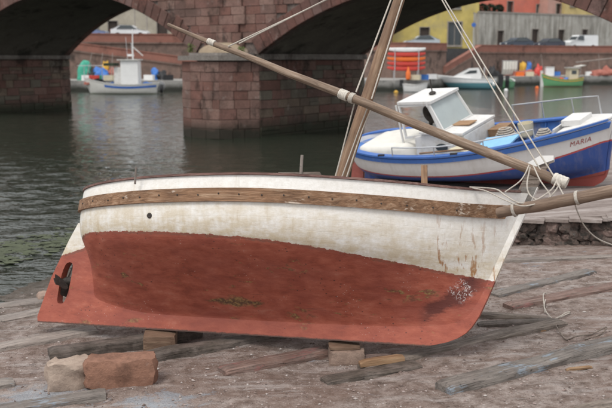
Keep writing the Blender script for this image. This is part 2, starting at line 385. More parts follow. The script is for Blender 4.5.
def tag(o, label, cat, group=None, kind=None):
    o['label'] = label; o['category'] = cat
    if group: o['group'] = group
    if kind: o['kind'] = kind
    return o
def struct(o): o['kind'] = 'structure'; return o
def loc(root, p): return WM[root.name].inverted() @ Vector(p)
def TR(x, y, z, rz=0): return Matrix.Translation((x, y, z)) @ Matrix.Rotation(rz, 4, 'Z')
def copy_tree(o, M, label):
    c = o.copy(); COL.objects.link(c); c.matrix_world = M; c['label'] = label; WM[c.name] = M.copy()
    for ch in o.children:
        d = ch.copy(); COL.objects.link(d); d.parent = c
        for g in ch.children:
            e = g.copy(); COL.objects.link(e); e.parent = d
    return c
def axisM(p0, p1):
    x = (Vector(p1) - Vector(p0)).normalized(); up = Vector((0, 0, 1)) if abs(x.z) < .95 else Vector((0, 1, 0))
    y = up.cross(x).normalized(); z = x.cross(y)
    M = Matrix((x, y, z)).transposed().to_4x4(); M.translation = Vector(p0); return M
def spar(name, p0, p1, radii, mat, parent, n=14, wob=.004):
    L = (Vector(p1) - Vector(p0)).length; m = MB(); k = len(radii) - 1; K = max(k, 14); rings = []
    for i in range(K + 1):
        t = i / K; f = t * k; j = min(int(f), k - 1); r = lerp(radii[j], radii[j + 1], f - j)
        oy, oz = wob * noise.noise(Vector((t * 5, 1, L))), wob * noise.noise(Vector((t * 5, 7, L)))
        rings.append([Vector((t * L, oy + r * math.cos(a), oz + r * math.sin(a))) for a in [2 * math.pi * q / n for q in range(n)]])
    m.loft(rings); return m.build(name, mat, parent, True, axisM(p0, p1))
def curve(pts, n=24):
    pts = [Vector(p) for p in pts]; P = [pts[0] * 2 - pts[1]] + pts + [pts[-1] * 2 - pts[-2]]; out = []
    for i in range(1, len(P) - 2):
        for k in range(n):
            t = k / n; a, b, c, d = P[i-1], P[i], P[i+1], P[i+2]
            out.append(.5 * (2*b + (c-a)*t + (2*a-5*b+4*c-d)*t*t + (3*b-a-3*c+d)*t**3))
    return out + [pts[-1]]
def rope(name, pts, r, parent=None, mat='rope', n=6, sag=0, seg=8):
    if len(pts) == 2:
        a, b = Vector(pts[0]), Vector(pts[1]); pts = [a, (a + b) / 2 + Vector((0, 0, -sag)), b]
    return MB().tube(curve(pts, seg), r, n).build(name, mat, parent, True)
# irregular chamfered unit stones, shared by all the coursed stones
def unit_stone(seed, mat):
    rs = random.Random(seed); m = MB(); j = lambda: rs.uniform(-.02, .02)
    ring = lambda k, y: [Vector((sx * .5 * k + j(), y + j() * .8, sz * .5 * k + j())) for sx, sz in ((-1, -1), (1, -1), (1, 1), (-1, 1))]
    m.loft([ring(.99, .5), ring(.99, -.4), ring(.955, -.5)])
    return m.mesh('stone', MT[mat])
STONES = {}
def stone(name, parent, mat, O, ex, ey, ez, d):        # ey = outward direction into the wall; d = (width, depth, height)
    if mat not in STONES: STONES[mat] = [unit_stone(31 * i + len(STONES), mat) for i in range(6)]
    M = Matrix((ex * d[0], ey * d[1], ez * d[2])).transposed().to_4x4(); M.translation = O
    return link(name, random.choice(STONES[mat]), parent, M)

# ------------------------------------------------------------------ lofted hulls
class Hull:
    def __init__(s, sec, beam, xs, xb, zr, zs, um=.48, stern=2.4, sexp=.55, bexp=1.0, zline=lambda x: 0, n=48, lowmix=(.1, .6), lowstern=None):
        s.lowstern = lowstern
        s.sec, s.beam, s.xs, s.xb, s.zr, s.zs, s.um, s.stern, s.sexp, s.bexp, s.zline, s.n = sec, beam, xs, xb, zr, zs, um, stern, sexp, bexp, zline, n
        z0, z1 = sec[0][1], sec[-1][1]; k = len(sec) - 1
        s.by = [(i / k, p[0]) for i, p in enumerate(sec)]; s.hz = [(i / k, (p[1] - z0) / (z1 - z0)) for i, p in enumerate(sec)]
        s.lowmix = lowmix
    def P(s, u, v, side=-1, off=0):
        h = interp(s.hz, v); b = interp(s.by, v)
        zr, zs = s.zr(u), s.zs(u); z = zr + (zs - zr) * h
        w = sstep(*s.lowmix, v)
        if u < s.um:
            w = sstep(*(s.lowstern or s.lowmix), v)
            t = u / s.um; top = max(0, 1 - (1 - t) ** s.stern) ** s.sexp; low = t * t * (3 - 2 * t); sh = lerp(low, top, w)
        else:
            t = (1 - u) / (1 - s.um); top = (t * (2 - t)) ** s.bexp; low = t * t * (3 - 2 * t); sh = lerp(low * .75 + top * .25, top, w)
        b0 = s.by[0][1]; y = s.beam * (b0 + (b - b0) * sh)
        xa, xe = s.xs(z), s.xb(z); x = xa + (xe - xa) * u
        p = Vector((x, side * y, z))
        if off:
            e = .004; d1 = s.P(min(1, u + e), v, side) - s.P(max(0, u - e), v, side); d2 = s.P(u, min(1, v + e), side) - s.P(u, max(0, v - e), side)
            nn = d1.cross(d2); nn = nn.normalized() if nn.length > 1e-9 else Vector((0, side, 0))
            if nn.y * side < 0: nn = -nn
            p = p + nn * off
        return p
    def us(s):
        return [.5 - .5 * math.cos(math.pi * i / s.n) for i in range(s.n + 1)]
    def shell(s, name, mat, parent, nv=26, inner=.035, vmax=1.0):
        m = MB(); pz = []; vv = []
        us = s.us(); vsl = [vmax * j / nv for j in range(nv + 1)]
        for side in (-1, 1):
            for inn in (0, 1):
                o = len(m.v)
                for u in us:
                    for v in vsl:
                        p = s.P(u, v, side)
                        if inn:
                            p = Vector((lerp(s.P(.5, v).x, p.x, .985), side * max(.005, abs(p.y) - inner), p.z + inner * .6 * (1 - v)))
                        m.v.append(p); pz.append(p.z - s.zline(p.x) if not inn else 3); vv.append(v)
                nr = nv + 1
                for i in range(len(us) - 1):
                    for j in range(nv): m.f.append((o + i * nr + j, o + i * nr + j + 1, o + (i + 1) * nr + j + 1, o + (i + 1) * nr + j))
            a = len(m.v) - 2 * len(us) * nr; b = len(m.v) - len(us) * nr
            for i in range(len(us) - 1):
                m.f.append((a + i * nr + nv, a + (i + 1) * nr + nv, b + (i + 1) * nr + nv, b + i * nr + nv))
        m.at = {'pz': pz, 'vv': vv}
        return m.build(name, mat, parent, 60)
    def strip(s, name, mat, parent, v0, v1, out, th=.02, u0=0.0, u1=1.0, sides=(-1, 1), zoff=0):
        m = MB()
        for side in sides:
            rings = []; K = s.n
            for i in range(K + 1):
                u = lerp(u0, u1, .5 - .5 * math.cos(math.pi * i / K))
                a, b = s.P(u, v0, side, out), s.P(u, v1, side, out); c, d = s.P(u, v1, side, -th), s.P(u, v0, side, -th)
                rings.append([p + Vector((0, 0, zoff)) for p in (a, b, c, d)])
            m.loft(rings)
        return m.build(name, mat, parent, 35)
    def cap(s, name, mat, parent, w0=.03, w1=.07, h=.03, u0=0, u1=1, sides=(-1, 1)):
        m = MB()
        for side in sides:
            rings = []
            for i in range(s.n + 1):
                u = lerp(u0, u1, .5 - .5 * math.cos(math.pi * i / s.n)); p = s.P(u, 1, side)
                o, i_ = side * (abs(p.y) + w0), side * max(.004, abs(p.y) - w1)
                rings.append([Vector((p.x, o, p.z + .002)), Vector((p.x, o, p.z + h)), Vector((p.x, i_, p.z + h)), Vector((p.x, i_, p.z + .002))])
            m.loft(rings)
        return m.build(name, mat, parent, 35)
    def deck(s, name, mat, parent, v, u0, u1, dz=0, shrink=.04):
        m = MB(); r = []
        for i in range(25):
            u = lerp(u0, u1, i / 24); p = s.P(u, v); y = max(.004, abs(p.y) - shrink)
            r.append([Vector((p.x, -y, p.z + dz)), Vector((p.x, y, p.z + dz)), Vector((p.x, y, p.z + dz - .025)), Vector((p.x, -y, p.z + dz - .025))])
        return m.loft(r).build(name, mat, parent)
    def keel(s, name, mat, parent, outer, inner, th, holes=()):
        m = MB().prism(outer + inner[::-1], th, holes=holes)
        m.at = {'pz': [p.z - s.zline(p.x) for p in m.v], 'vv': [.5] * len(m.v)}
        return m.build(name, mat, parent)
# ================================================================== THE SETTING
def gslope(X, Y):
    d = (X + 4.1) * .906 - (Y - 10.7) * .424
    return .055 * d
def ground_z(X, Y):
    z = gslope(X, Y)
    z -= .085 * math.exp(-((X - .35) ** 2 + ((Y - 7.7) / .8) ** 2) / .45) + .075 * math.exp(-((X + 1.5) ** 2 + ((Y - 8.5) / .8) ** 2) / .4)
    return max(z, -1.2) + .022 * noise.noise(Vector((X * .9, Y * .9, 0))) + .012 * noise.noise(Vector((X * 3.1, Y * 3.1, 3))) + .012 * noise.noise(Vector((X * 8, Y * 8, 5))) + .006 * noise.noise(Vector((X * 19, Y * 19, 8)))
def plat_z(X, Y): return .82 + .07 * (X - 4.4) - .005 * (Y - 12.2)
def build_ground():
    m = MB(); xs = [-14 + .5 * i for i in range(16)] + [-6.5 + .035 * i for i in range(1, 341)] + [5.4 + .5 * i for i in range(1, 30)]
    ys = [-6 + .5 * i for i in range(20)] + [3.5 + .04 * i for i in range(1, 241)] + [13.1 + .5 * i for i in range(1, 26)]
    for y in ys:
        for x in xs: m.v.append(Vector((x, y, ground_z(x, y))))
    n = len(xs)
    for j in range(len(ys) - 1):
        for i in range(n - 1): m.f.append((j*n+i, j*n+i+1, (j+1)*n+i+1, (j+1)*n+i))
    struct(m.build('slipway_ground', 'ground', None, True))
build_ground()
def build_water():
    xs = [-260, -120, -60, -34] + [-22 + .125 * i for i in range(273)] + [13, 20, 40, 90, 260]
    ys = [-160, -40, 0, 5]; y = 9.0
    while y < 82: ys.append(y); y += .0058 * y + .02
    ys += [90, 110, 150, 260]; m = MB(); nz = noise.noise
    for y in ys:
        for x in xs:
            h = 0
            if -22 <= x <= 12 and 9 <= y < 82:
                fall = min(1, (x + 22) / 2, (12 - x) / 2, (y - 8) / 1)
                pa = .55 + .9 * max(0, nz(Vector((x * .11, y * .07, 2))) + .25)
                if x > -2.5: pa *= .55
                h = fall * pa * (.036 * nz(Vector((x * 1.0, y * 1.5, 0))) + .027 * nz(Vector((x * 2.2 + y * .7, y * 2.9, 4))) + (.014 * nz(Vector((x * 4.6 - y * .9, y * 5.2, 9))) if y < 34 else 0))
            m.v.append(Vector((x, y, h)))
    n = len(xs)
    for j in range(len(ys) - 1):
        for i in range(n - 1): m.f.append((j*n+i, j*n+i+1, (j+1)*n+i+1, (j+1)*n+i))
    struct(m.build('river_water', 'water', None, True))
    b = MB().box((0, 100, -2.5), (1600, 1600, .4)); struct(b.build('river_bed', 'mortar'))
build_water()
# raised hard standing on the right with its rubble edge
PLAT = [(1.75, 12.95), (4.4, 12.25), (9, 11.1), (20, 9), (30, 14), (28, 25), (6, 22), (1.6, 19.8), (1.3, 16)]
UPV = Vector((0, 0, 1))
def unit_rubble(seed):
    bm = bmesh.new(); bmesh.ops.create_icosphere(bm, subdivisions=2, radius=.5)
    for v in bm.verts:
        c = v.co.copy(); k = max(abs(c.x), abs(c.y), abs(c.z)); c *= lerp(1, .5 / k * .86, .6)
        c += Vector([noise.noise(c * 2.6 + Vector((seed, q * 5, 0))) for q in range(3)]) * .16 + Vector([noise.noise(c * 7 + Vector((seed, q * 5, 3))) for q in range(3)]) * .06
        v.co = c
    me = bpy.data.meshes.new('rubble_stone'); bm.to_mesh(me); bm.free(); me.materials.append(MT['rubble']); return me
def build_platform():
    RUB = [unit_rubble(i * 3.7) for i in range(7)]
    m = MB(); poly = [Vector((x, y, 0)) for x, y in PLAT]
    k = len(PLAT); top = [Vector((x, y, plat_z(x, y))) for x, y in PLAT]; bot = [Vector((x, y, -1.4)) for x, y in PLAT]
    m.v += top + bot
    for t in geometry.tessellate_polygon([poly]): m.f.append(tuple(t))
    for i in range(k): j = (i + 1) % k; m.f.append((i, j, k + j, k + i))
    o = struct(m.build('boatyard_platform', 'platform'))
    pts = [Vector((x, y, 0)) for x, y in PLAT[:4]]
    rs = random.Random(3)
    for a, b in zip(pts[:-1], pts[1:]):
        e = (b - a).normalized(); nrm = Vector((e.y, -e.x, 0)); L = (b - a).length; s = 0
        if a.x > 8: continue
        while s < L:
            w = rs.uniform(.3, .62); w = min(w, L - s + .05); c = a + e * (s + w / 2)
            zt = plat_z(c.x, c.y) - .012; zb = gslope(c.x, c.y) - .12; z = zt - .1; first = True
            cap = stone('coping_stone', o, 'platform', Vector((c.x, c.y, zt - .02)) + nrm * (.03 + rs.uniform(-.025, .03)), (e + nrm * rs.uniform(-.06, .06)).normalized(), -nrm, Vector((0, 0, 1)), (w, .3, .05))
            z = zt - .05
            while z > zb:
                h = rs.uniform(.09, .17); sp = 0
                while sp < w - .02:
                    ww = rs.uniform(.12, .28); cc = a + e * (s + sp + ww / 2)
                    M = Matrix((e * ww * 1.25, -nrm * .2, UPV * h * 1.35)).transposed() @ Matrix.Rotation(rs.uniform(-.35, .35), 3, 'Y') @ Matrix.Rotation(rs.uniform(-.3, .3), 3, 'Z')
                    M = M.to_4x4(); M.translation = Vector((cc.x, cc.y, z - h / 2 + rs.uniform(-.02, .02))) + nrm * rs.uniform(.0, .05)
                    link('rubble_stone', rs.choice(RUB), o, M); sp += ww
                z -= h
            s += w
build_platform()
# far bank
QUAY = [(-90, 79), (8.5, 82), (18, 93), (28, 101.5), (70, 112), (140, 120)]
def ribbon(poly, z0, z1, name, mat):
    m = MB(); k = len(poly); P = [Vector((x, y, 0)) for x, y in poly]
    m.v += [Vector((x, y, z1)) for x, y in poly] + [Vector((x, y, z0)) for x, y in poly]
    for t in geometry.tessellate_polygon([P]): m.f.append(tuple(t))
    for i in range(k): j = (i + 1) % k; m.f.append((i, j, k + j, k + i))
    return struct(m.build(name, mat))
ribbon(QUAY + [(140, 200), (-90, 200)], -2, 1.0, 'far_quay', 'quay')
ROADL = [(-90, 95), (4, 95), (10.5, 91), (20, 101), (30, 108), (72, 119), (140, 127)]
ribbon([(20.4, 101.3), (30, 108.3), (72, 119.3), (140, 127.3), (140, 240), (-90, 240), (-90, 95.4), (4, 95.4), (10.5, 91.5)], .5, 4.2, 'far_road', 'asphalt')
ribbon([(-400, 240), (400, 240), (400, 900), (-400, 900)], 2, 3.8, 'far_ground', 'quay')

# ================================================================== STONE BRIDGE
A = Vector((.795, -.605, 0)).normalized(); W = Vector((.605, .795, 0)).normalized(); UP = Vector((0, 0, 1)); BO = Vector((-1.8, 33.5, 0))
WID = 7.4; SPR = 3.25
BRM = Matrix((A, W, UP)).transposed().to_4x4(); BRM.translation = BO       # local: x along the bridge, y into its width, z up
bridge = thing('stone_bridge', 'old arched stone bridge of reddish blocks crossing the river behind the boats', 'bridge', BRM)
ARCH = [(-21.4, -3.4, 2.9), (0.0, 15.0, 2.25), (18.4, 33.4, 2.25)]        # s0, s1, rise
PIERS = [(-26, -21.4), (-3.4, 0.0), (15.0, 18.4)]
def arc(s0, s1, rise, n=40, off=0):
    h = (s1 - s0) / 2; Rr = (h * h + rise * rise) / (2 * rise); c = (s0 + s1) / 2; zc = SPR + rise - Rr; a = math.asin(h / Rr)
    return [(c + (Rr + off) * math.sin(t), zc + (Rr + off) * math.cos(t)) for t in [lerp(-a, a, i / n) for i in range(n + 1)]]
def intrados(s):
    for s0, s1, rise in ARCH:
        if s0 < s < s1:
            h = (s1 - s0) / 2; Rr = (h * h + rise * rise) / (2 * rise); return SPR + rise - Rr + math.sqrt(Rr * Rr - (s - (s0 + s1) / 2) ** 2)
    return 0
TOP = 7.9
def build_bridge():
    # spandrel walls (front and back) and vaults
    prof = [(-26, SPR)] + sum([arc(*a) for a in ARCH], []) + [(40, SPR), (40, TOP), (-26, TOP)]
    for y, nm in ((.2, 'spandrel_wall'), (WID - .2, 'rear_spandrel_wall')):
        MB().prism(prof, .4, Matrix.Translation((0, y, 0))).build(nm, 'mortar' if nm[0] == 's' else 'trachyte', bridge)
    for a in ARCH:
        lo, hi = arc(*a), arc(*a, off=.45)
        m = MB(); m.prism(lo + hi[::-1], WID - .86, Matrix.Translation((0, WID / 2, 0))); m.build('vault', 'soffit', bridge, 30)
    MB().box((7, WID / 2, TOP - .1), (66, WID - .82, .19)).build('deck', 'asphalt', bridge)
    for y in (.15, WID - .15): MB().box((7, y, TOP + .5), (66, .4, 1.0)).build('parapet', 'trachyte', bridge)
    rs = random.Random(11)
    X, Y, Z = Vector((1, 0, 0)), Vector((0, 1, 0)), Vector((0, 0, 1))
    # voussoirs
    for ai, (s0, s1, rise) in enumerate(ARCH[:2]):
        N = 44 if ai == 0 else 37
        for k in range(N):
            dep = rs.uniform(.62, .82)
            lo, hi = arc(s0, s1, rise, N), arc(s0, s1, rise, N, dep); g = .008
            a, b, c, d = lo[k], lo[k + 1], hi[k + 1], hi[k]
            m = MB(); pr = rs.uniform(.05, .085)
            q = [Vector((lerp(a[0], b[0], g*3), 0, lerp(a[1], b[1], g*3))), Vector((lerp(b[0], a[0], g*3), 0, lerp(b[1], a[1], g*3))), Vector((lerp(c[0], d[0], g*3), 0, lerp(c[1], d[1], g*3))), Vector((lerp(d[0], c[0], g*3), 0, lerp(d[1], c[1], g*3)))]
            ctr = sum(q, Vector()) / 4
            m.loft([[p + Y * .15 for p in q], [p - Y * (pr - .02) for p in q], [lerp(p, ctr, .05) - Y * pr for p in q]])
            m.build('voussoir', 'ring', bridge)
    # coursed facing stones of the spandrels
    z = SPR + .1
    while z < 6.9:
        h = rs.uniform(.3, .42); s = -22.5 + rs.uniform(0, .4)
        while s < 16:
            w = rs.uniform(.42, .95); c = s + w / 2
            pil = -2.55 < c < -.85
            ok = all(intrados(t) + .45 < z or intrados(t) == 0 for t in (s, c, s + w))
            near = -21.5 < c < 3.5 or (12 < c < 16 and z < 6)
            if ok and near and not (c < -4 and z > 6.4):
                stone('facing_stone', bridge, 'trachyte', Vector((c, .06 - (.09 if pil else 0) - rs.uniform(0, .02), z + h / 2)), X, Y, Z, (w - .012, .2, h - .012))
            s += w
        z += h
    # piers
    for pi, (p0, p1) in enumerate(PIERS):
        wd = p1 - p0
        pr = MB().box(((p0 + p1) / 2, WID / 2, (SPR - 2) / 2 - .02), (wd - .16, WID - .16, SPR + 2)).build('pier', 'mortar', bridge)
        if pi == 2: continue
        z = -.35
        while z < SPR - .02:
            h = min(rs.uniform(.3, .48), SPR - z); t = 0
            if SPR - z - h < .15: h = SPR - z
            while t < WID - .01:
                w = min(rs.uniform(.45, 1.35), WID - t)
                if WID - t - w < .3: w = WID - t
                sp = [(z, h)] if rs.random() > .22 else [(z, h * .48), (z + h * .48, h * .52)]
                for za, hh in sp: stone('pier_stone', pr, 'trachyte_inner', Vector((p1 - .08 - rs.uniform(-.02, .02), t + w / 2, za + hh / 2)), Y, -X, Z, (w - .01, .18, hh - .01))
                t += w
            if pi == 1:
                t = 0
                while t < 3.0:
                    w = rs.uniform(.5, .9); stone('pier_stone', pr, 'trachyte', Vector((p0 + .08, t + w / 2, z + h / 2)), -Y, X, Z, (w - .01, .18, h - .01)); t += w
            z += h
        # cutwater: five-sided block standing out in front of the pier
        cw = [(p0 + .02, 0), (p0 + .3, -1.15), (p0 + 1.1, -1.5), (p1 - .9, -1.35), (p1 - .02, 0)]
        cwp = MB(); core = [(lerp(x, (p0 + p1) / 2, .06), y * .92 + .12) for x, y in cw]
        cwp.loft([[Vector((x, y, zz)) for x, y in core] for zz in (-2, SPR - .3)]).build('cutwater', 'mortar', bridge)
        if pi == 1:
            z = -.35
            while z < SPR - .3:
                h = min(rs.uniform(.31, .42), SPR - .28 - z)
                if SPR - .28 - z - h < .16: h = SPR - .28 - z
                for (ax, ay), (bx_, by) in zip(cw[:-1], cw[1:]):
                    a, b = Vector((ax, ay, 0)), Vector((bx_, by, 0)); e = (b - a).normalized(); nn = Vector((e.y, -e.x, 0)); L = (b - a).length; t = 0
                    while t < L - .01:
                        w = min(rs.uniform(.45, .8), L - t)
                        if L - t - w < .25: w = L - t
                        stone('cutwater_stone', bridge, 'trachyte', a + e * (t + w / 2) - nn * (.07 + rs.uniform(-.015, .015)) + Z * (z + h / 2), e, -nn, Z, (w - .01, .17, h - .01)); t += w
                z += h
            capp = [((x - (p0 + p1) / 2) * 1.09 + (p0 + p1) / 2, y * 1.09 - .05) for x, y in cw]
            MB().loft([[Vector((x, y + .05, zz)) for x, y in capp] for zz in (SPR - .24, SPR - .06)]).build('cutwater_cap', 'greystone', bridge)
            m = MB(); base = [((x - (p0 + p1) / 2) * .86 + (p0 + p1) / 2, y * .8) for x, y in cw]
            m.loft([[Vector((x, y - .02, SPR - .055)) for x, y in base], [Vector((x, y - .02, SPR + .05)) for x, y in base]]).build('cutwater_step', 'greystone', bridge)
            rr = []
            for k in range(6):
                t = k / 5; sc_ = math.cos(t * 1.5) * .62
                rr.append([Vector(((x - (p0 + p1) / 2) * sc_ * 1.1 + (p0 + p1) / 2, y * sc_ * .9 - .02, SPR + .055 + .42 * math.sin(t * 1.5))) for x, y in cw])
            m = MB().loft(rr).build('cutwater_dome', 'limestone2', bridge, 50)
        for q0, q1 in ((0.05, WID - .05),):
            MB().box((p1 + .02, (q0 + q1) / 2, SPR - .1), (.3, q1 - q0, .22)).build('impost', 'greystone', bridge)
build_bridge()
def plant(name, p, r, h, label, n=60, mat='leaf'):
    m = MB(); rs = random.Random(int(p[0] * 100))
    for i in range(n):
        a = rs.uniform(0, 6.28); d = rs.uniform(0, r) ; c = Vector((d * math.cos(a), d * math.sin(a) * .6, rs.uniform(0, h)))
        q = Matrix.Rotation(rs.uniform(0, 6.3), 3, 'Z') @ Matrix.Rotation(rs.uniform(-1, 1), 3, 'X')
        L = rs.uniform(.05, .11); m.add([c + q @ Vector(v) for v in ((0, 0, 0), (L * .3, .01, L * .6), (0, 0, L * 1.5), (-L * .3, .01, L * .6))], [(0, 1, 2, 3)])
    t = thing(name, label, 'plant', Matrix.Translation(p)); m.build('foliage', mat, t)
    MB().tube([(0, 0, -.04), (0, 0, h * .7)], [.02, .008], 5).build('stem', mat, t)
MT['leaf'] = m_plain('wall_weed_leaf', (.11, .15, .04), .8, .4, 10)
plant('wall_weed', BRM @ Vector((-3.0, -.75, SPR + .05)), .22, .3, 'tuft of green weed on the left end of the bridge pier cap')
plant('wall_weed', BRM @ Vector((-.55, -.45, SPR + .05)), .16, .16, 'small tuft of weed on the right end of the bridge pier cap', 35)
# ================================================================== THE HAULED-OUT WOODEN BOAT
def m4(p0, p1, heel):
    """frame with x from p0 to p1, rolled about x by heel"""
    return axisM(p0, p1) @ Matrix.Rotation(heel, 4, 'X')
def ab(x, y, Y): return at(x, y, Y - .33)
K0 = at(42, 322, 9.05); K1 = at(440, 347, 7.6)
NM = m4(K0, K1, R(-15))
boat = thing('wooden_fishing_boat', 'weathered wooden fishing boat, white above and red below, hauled out on the slipway in front', 'boat', NM)
KL = (K1 - K0).length
BX = [(0, KL - .12), (.05, KL + .06), (.12, KL + .17), (.25, KL + .28), (.45, KL + .375), (.7, KL + .475), (1.0, KL + .6), (1.3, KL + .73), (1.6, KL + .86), (2.0, KL + 1.03)]
def nxb(z): return interp(BX, z)
def nxs(z): return -.02 + .4 * z
SX = [(.05, .74), (.3, .68), (.5, .66), (.7, .645), (.85, .61), (.97, .575), (1.2, .57), (1.55, .6)]
def hxs(z): return interp(SX, z)
ZSH = [(0, 1.4), (.12, 1.45), (.3, 1.49), (.5, 1.5), (.75, 1.46), (.9, 1.43), (1, 1.44)]
def nzr(u): return .09 + (.12 * (1 - u / .2) ** 2 if u < .2 else 0)
ZL = [(0, .66), (.3, .76), (.55, .84), (.68, .91), (.85, .955), (1.1, .97), (2, .97), (3, .92), (4, .78), (4.7, .66), (5.5, .55)]
nh = Hull([(.046, .09), (.056, .16), (.14, .25), (.31, .41), (.52, .585), (.73, .75), (.89, .89), (.972, 1.03), (1.0, 1.2), (.985, 1.5)], .96, hxs, nxb, nzr, lambda u: interp(ZSH, u),
          um=.46, stern=2.5, sexp=.46, bexp=.95, zline=lambda x: interp(ZL, x), n=72, lowmix=(.06, .42), lowstern=(-.05, .3))
HM = m_hull('weathered_boat_paint', [(0, (.3, .08, .06)), (9, (.7, .68, .65))], special=True)
nh.shell('hull', HM, boat, nv=44)
# keel, deadwood, sternpost and stem in one timber with the propeller opening
st = [(nxb(z) + .05 * sstep(0, .15, z), z) for z in [0, .02, .05, .09, .14, .2, .3, .45, .6, .8, 1.0, 1.2, 1.4, 1.5]]
outer = [(nxs(1.1) - .0, 1.1), (nxs(.9) - .03, .9), (nxs(.5) - .06, .5), (-.03, .06), (-.02, 0), (1.5, -.004), (3, 0)] + st
sti = [(nxb(z) - .09, z) for z in [.3, .45, .6, .8, 1.0, 1.2, 1.4, 1.5]]
inner = [(nxs(1.1) + .2, 1.1), (nxs(.9) + .35, .9), (1.0, .55), (1.6, .25), (3, .22), (KL - .1, .24)] + sti
ap = [(.3 + .066 * math.copysign(abs(math.cos(a)) ** .6, math.cos(a)) + .2 * .23 * math.sin(a), .44 + .23 * math.copysign(abs(math.sin(a)) ** .8, math.sin(a))) for a in [2 * math.pi * k / 20 for k in range(20)]]
nh.keel('keel', HM, boat, outer, inner, .1, holes=[ap])
# stem head: pale weathered timber, white top
sh = MB().prism([(nxb(1.3) - .12, 1.3), (nxb(1.3) + .05, 1.3), (nxb(1.6) + .04, 1.6), (nxb(1.7) + .06, 1.71), (nxb(1.7) - .1, 1.71)], .1)
sho = sh.build('stem_head', 'oldwood', boat)
MB().prism([(nxb(1.6) - .12, 1.64), (nxb(1.7) - .02, 1.7), (nxb(1.7) + .1, 1.745), (nxb(1.7) + .1, 1.785), (nxb(1.7) - .02, 1.785), (nxb(1.6) - .12, 1.7)], .14).build('painted_top', 'white', sho)
nh.strip('rubbing_strake', 'railwood', boat, .912, .957, .03, .01, .004, .975)
nh.cap('cap_rail', 'caprail', boat, .02, .09, .022, .002, .985)
# fastenings on the strake
for i in range(19):
    u = .06 + i * .046 + .006 * noise.noise(Vector((i * 1.7, 0, 0))); p = nh.P(u, .935 + .008 * noise.noise(Vector((i * 2.3, 4, 0))), -1, .033)
    M = Matrix.Translation(p) @ Matrix.Rotation(R(90), 4, 'X')
    MB().lathe([(.006, -.008), (.008, .003), (.003, .005)], 8, M).build('bolt', 'darkiron', boat)
p = nh.P(.272, .852, -1, .001)
MB().lathe([(.024, -.02), (.027, .003), (.016, .008), (.004, .006)], 14, Matrix.Translation(p) @ Matrix.Rotation(R(90), 4, 'X')).build('drain_fitting', 'darkiron', boat)
# inside: floor boards, frames, thwarts, foredeck, side decks
nh.deck('floor', 'oldwood', boat, .3, .14, .9)
nh.deck('foredeck', 'white', boat, .9, .8, .985)
nh.deck('aft_deck', 'white', boat, .9, .012, .16)
for u in (.3, .46, .62):
    p = nh.P(u, .82); MB().box((p.x, 0, p.z), (.2, abs(p.y) * 2 - .07, .035)).build('thwart', 'oldwood', boat)
for i in range(16):
    u = .12 + i * .05
    for side in (-1, 1):
        ring = [nh.P(u, v, side, -.037) for v in [.3 + .62 * k / 8 for k in range(9)]]
        MB().tube(ring, .018, 5).build('frame', 'oldwood', boat)
# propeller and shaft in the opening
pr = MB().tube([(.62, 0, .5), (.3, 0, .46), (.235, 0, .455)], [.03, .05, .035], 10).build('propeller_shaft', 'darkiron', boat, True)
for k in range(3):
    a = R(60 + 120 * k); m = MB(); rings = []
    for i in range(6):
        r = .025 + .19 * i / 5; w = .025 + .085 * math.sin(math.pi * min(.95, i / 5 + .12)); tw = lerp(.9, .5, i / 5)
        rad = Vector((0, math.cos(a), math.sin(a))); tan = Vector((0, -math.sin(a), math.cos(a))); ax = Vector((1, 0, 0))
        d = tan * math.cos(tw) + ax * math.sin(tw); nn = rad.cross(d); c = Vector((.285, 0, .455)) + rad * r
        rings.append([c - d * w - nn * .003, c + nn * .006, c + d * w - nn * .003, c - nn * .008])
    m.loft(rings).build('propeller_blade', 'darkiron', pr, True)
# thole pins and timberhead along the rails
def peg(px, py, px2, py2, Y, r, name, mat):
    a, b = loc(boat, ab(px, py, Y)), loc(boat, ab(px2, py2, Y)); spar(name, a, b, [r, r * .9, r * .8], mat, boat, 8, 0)
peg(135, 184, 136, 167, 8.35, .011, 'thole_pin', 'palewood')
peg(300, 190, 302, 155, 8.2, .018, 'thole_pin', 'palewood')
p = nh.P(.85, .96, -1); q = nh.P(.85, .96, 1)
a, b = loc(boat, ab(425, 194, 8.1)), loc(boat, ab(424, 165, 8.15))
m = MB().box(((b - a).length / 2, 0, 0), ((b - a).length, .055, .05), jit=.006); m.build('timberhead', 'mastwood', boat, False, axisM(a, b))
a, b = loc(boat, ab(279, 173, 8.25)), loc(boat, ab(320, 172.5, 8.22))
MB().box(((b - a).length / 2, .03, -.02), ((b - a).length, .12, .045), jit=.008).build('oar_chock', 'oldwood', boat, False, axisM(a, b))
# mast, yard, bowsprit (world points turned into the boat's frame)
MB_ = ab(330, 212, 8.75); MTp = ab(413, -43, 9.45); mdir = (MTp - MB_).normalized()
foot = MB_ - mdir * .62
spar('mast', loc(boat, foot), loc(boat, MTp + mdir * .25), [.075, .072, .068, .063, .058, .052], 'mastwood', boat)
YA, YB = ab(168, 25, 9.75), ab(566, 183, 7.5)
yl = (YB - YA).length
yard = spar('yard', loc(boat, YA), loc(boat, YB), [.018, .026, .032, .037, .041, .043, .044, .045, .045, .043], 'spar', boat, 14, .02)
def wrap(t0, t1, r, name, turns=7, mat='whip'):
    a = YA.lerp(YB, t0); Ml = axisM(loc(boat, YA), loc(boat, YB)); L = yl * (t1 - t0); m = MB(); rings = []
    for i in range(turns * 4 + 1):
        x = i / (turns * 4); rr = r + .004 * abs(math.sin(x * math.pi * turns))
        rings.append([Vector((yl * t0 + x * L, rr * math.cos(k * math.pi / 6), rr * math.sin(k * math.pi / 6))) for k in range(12)])
    o = m.loft(rings).build(name, mat, yard, True); return o
wrap(.125, .145, .031, 'whipping', 4)
wrap(.492, .512, .048, 'whipping', 5)
wrap(.518, .528, .05, 'whipping', 3, 'rope')
wrap(.975, 1.002, .049, 'whipping', 4)
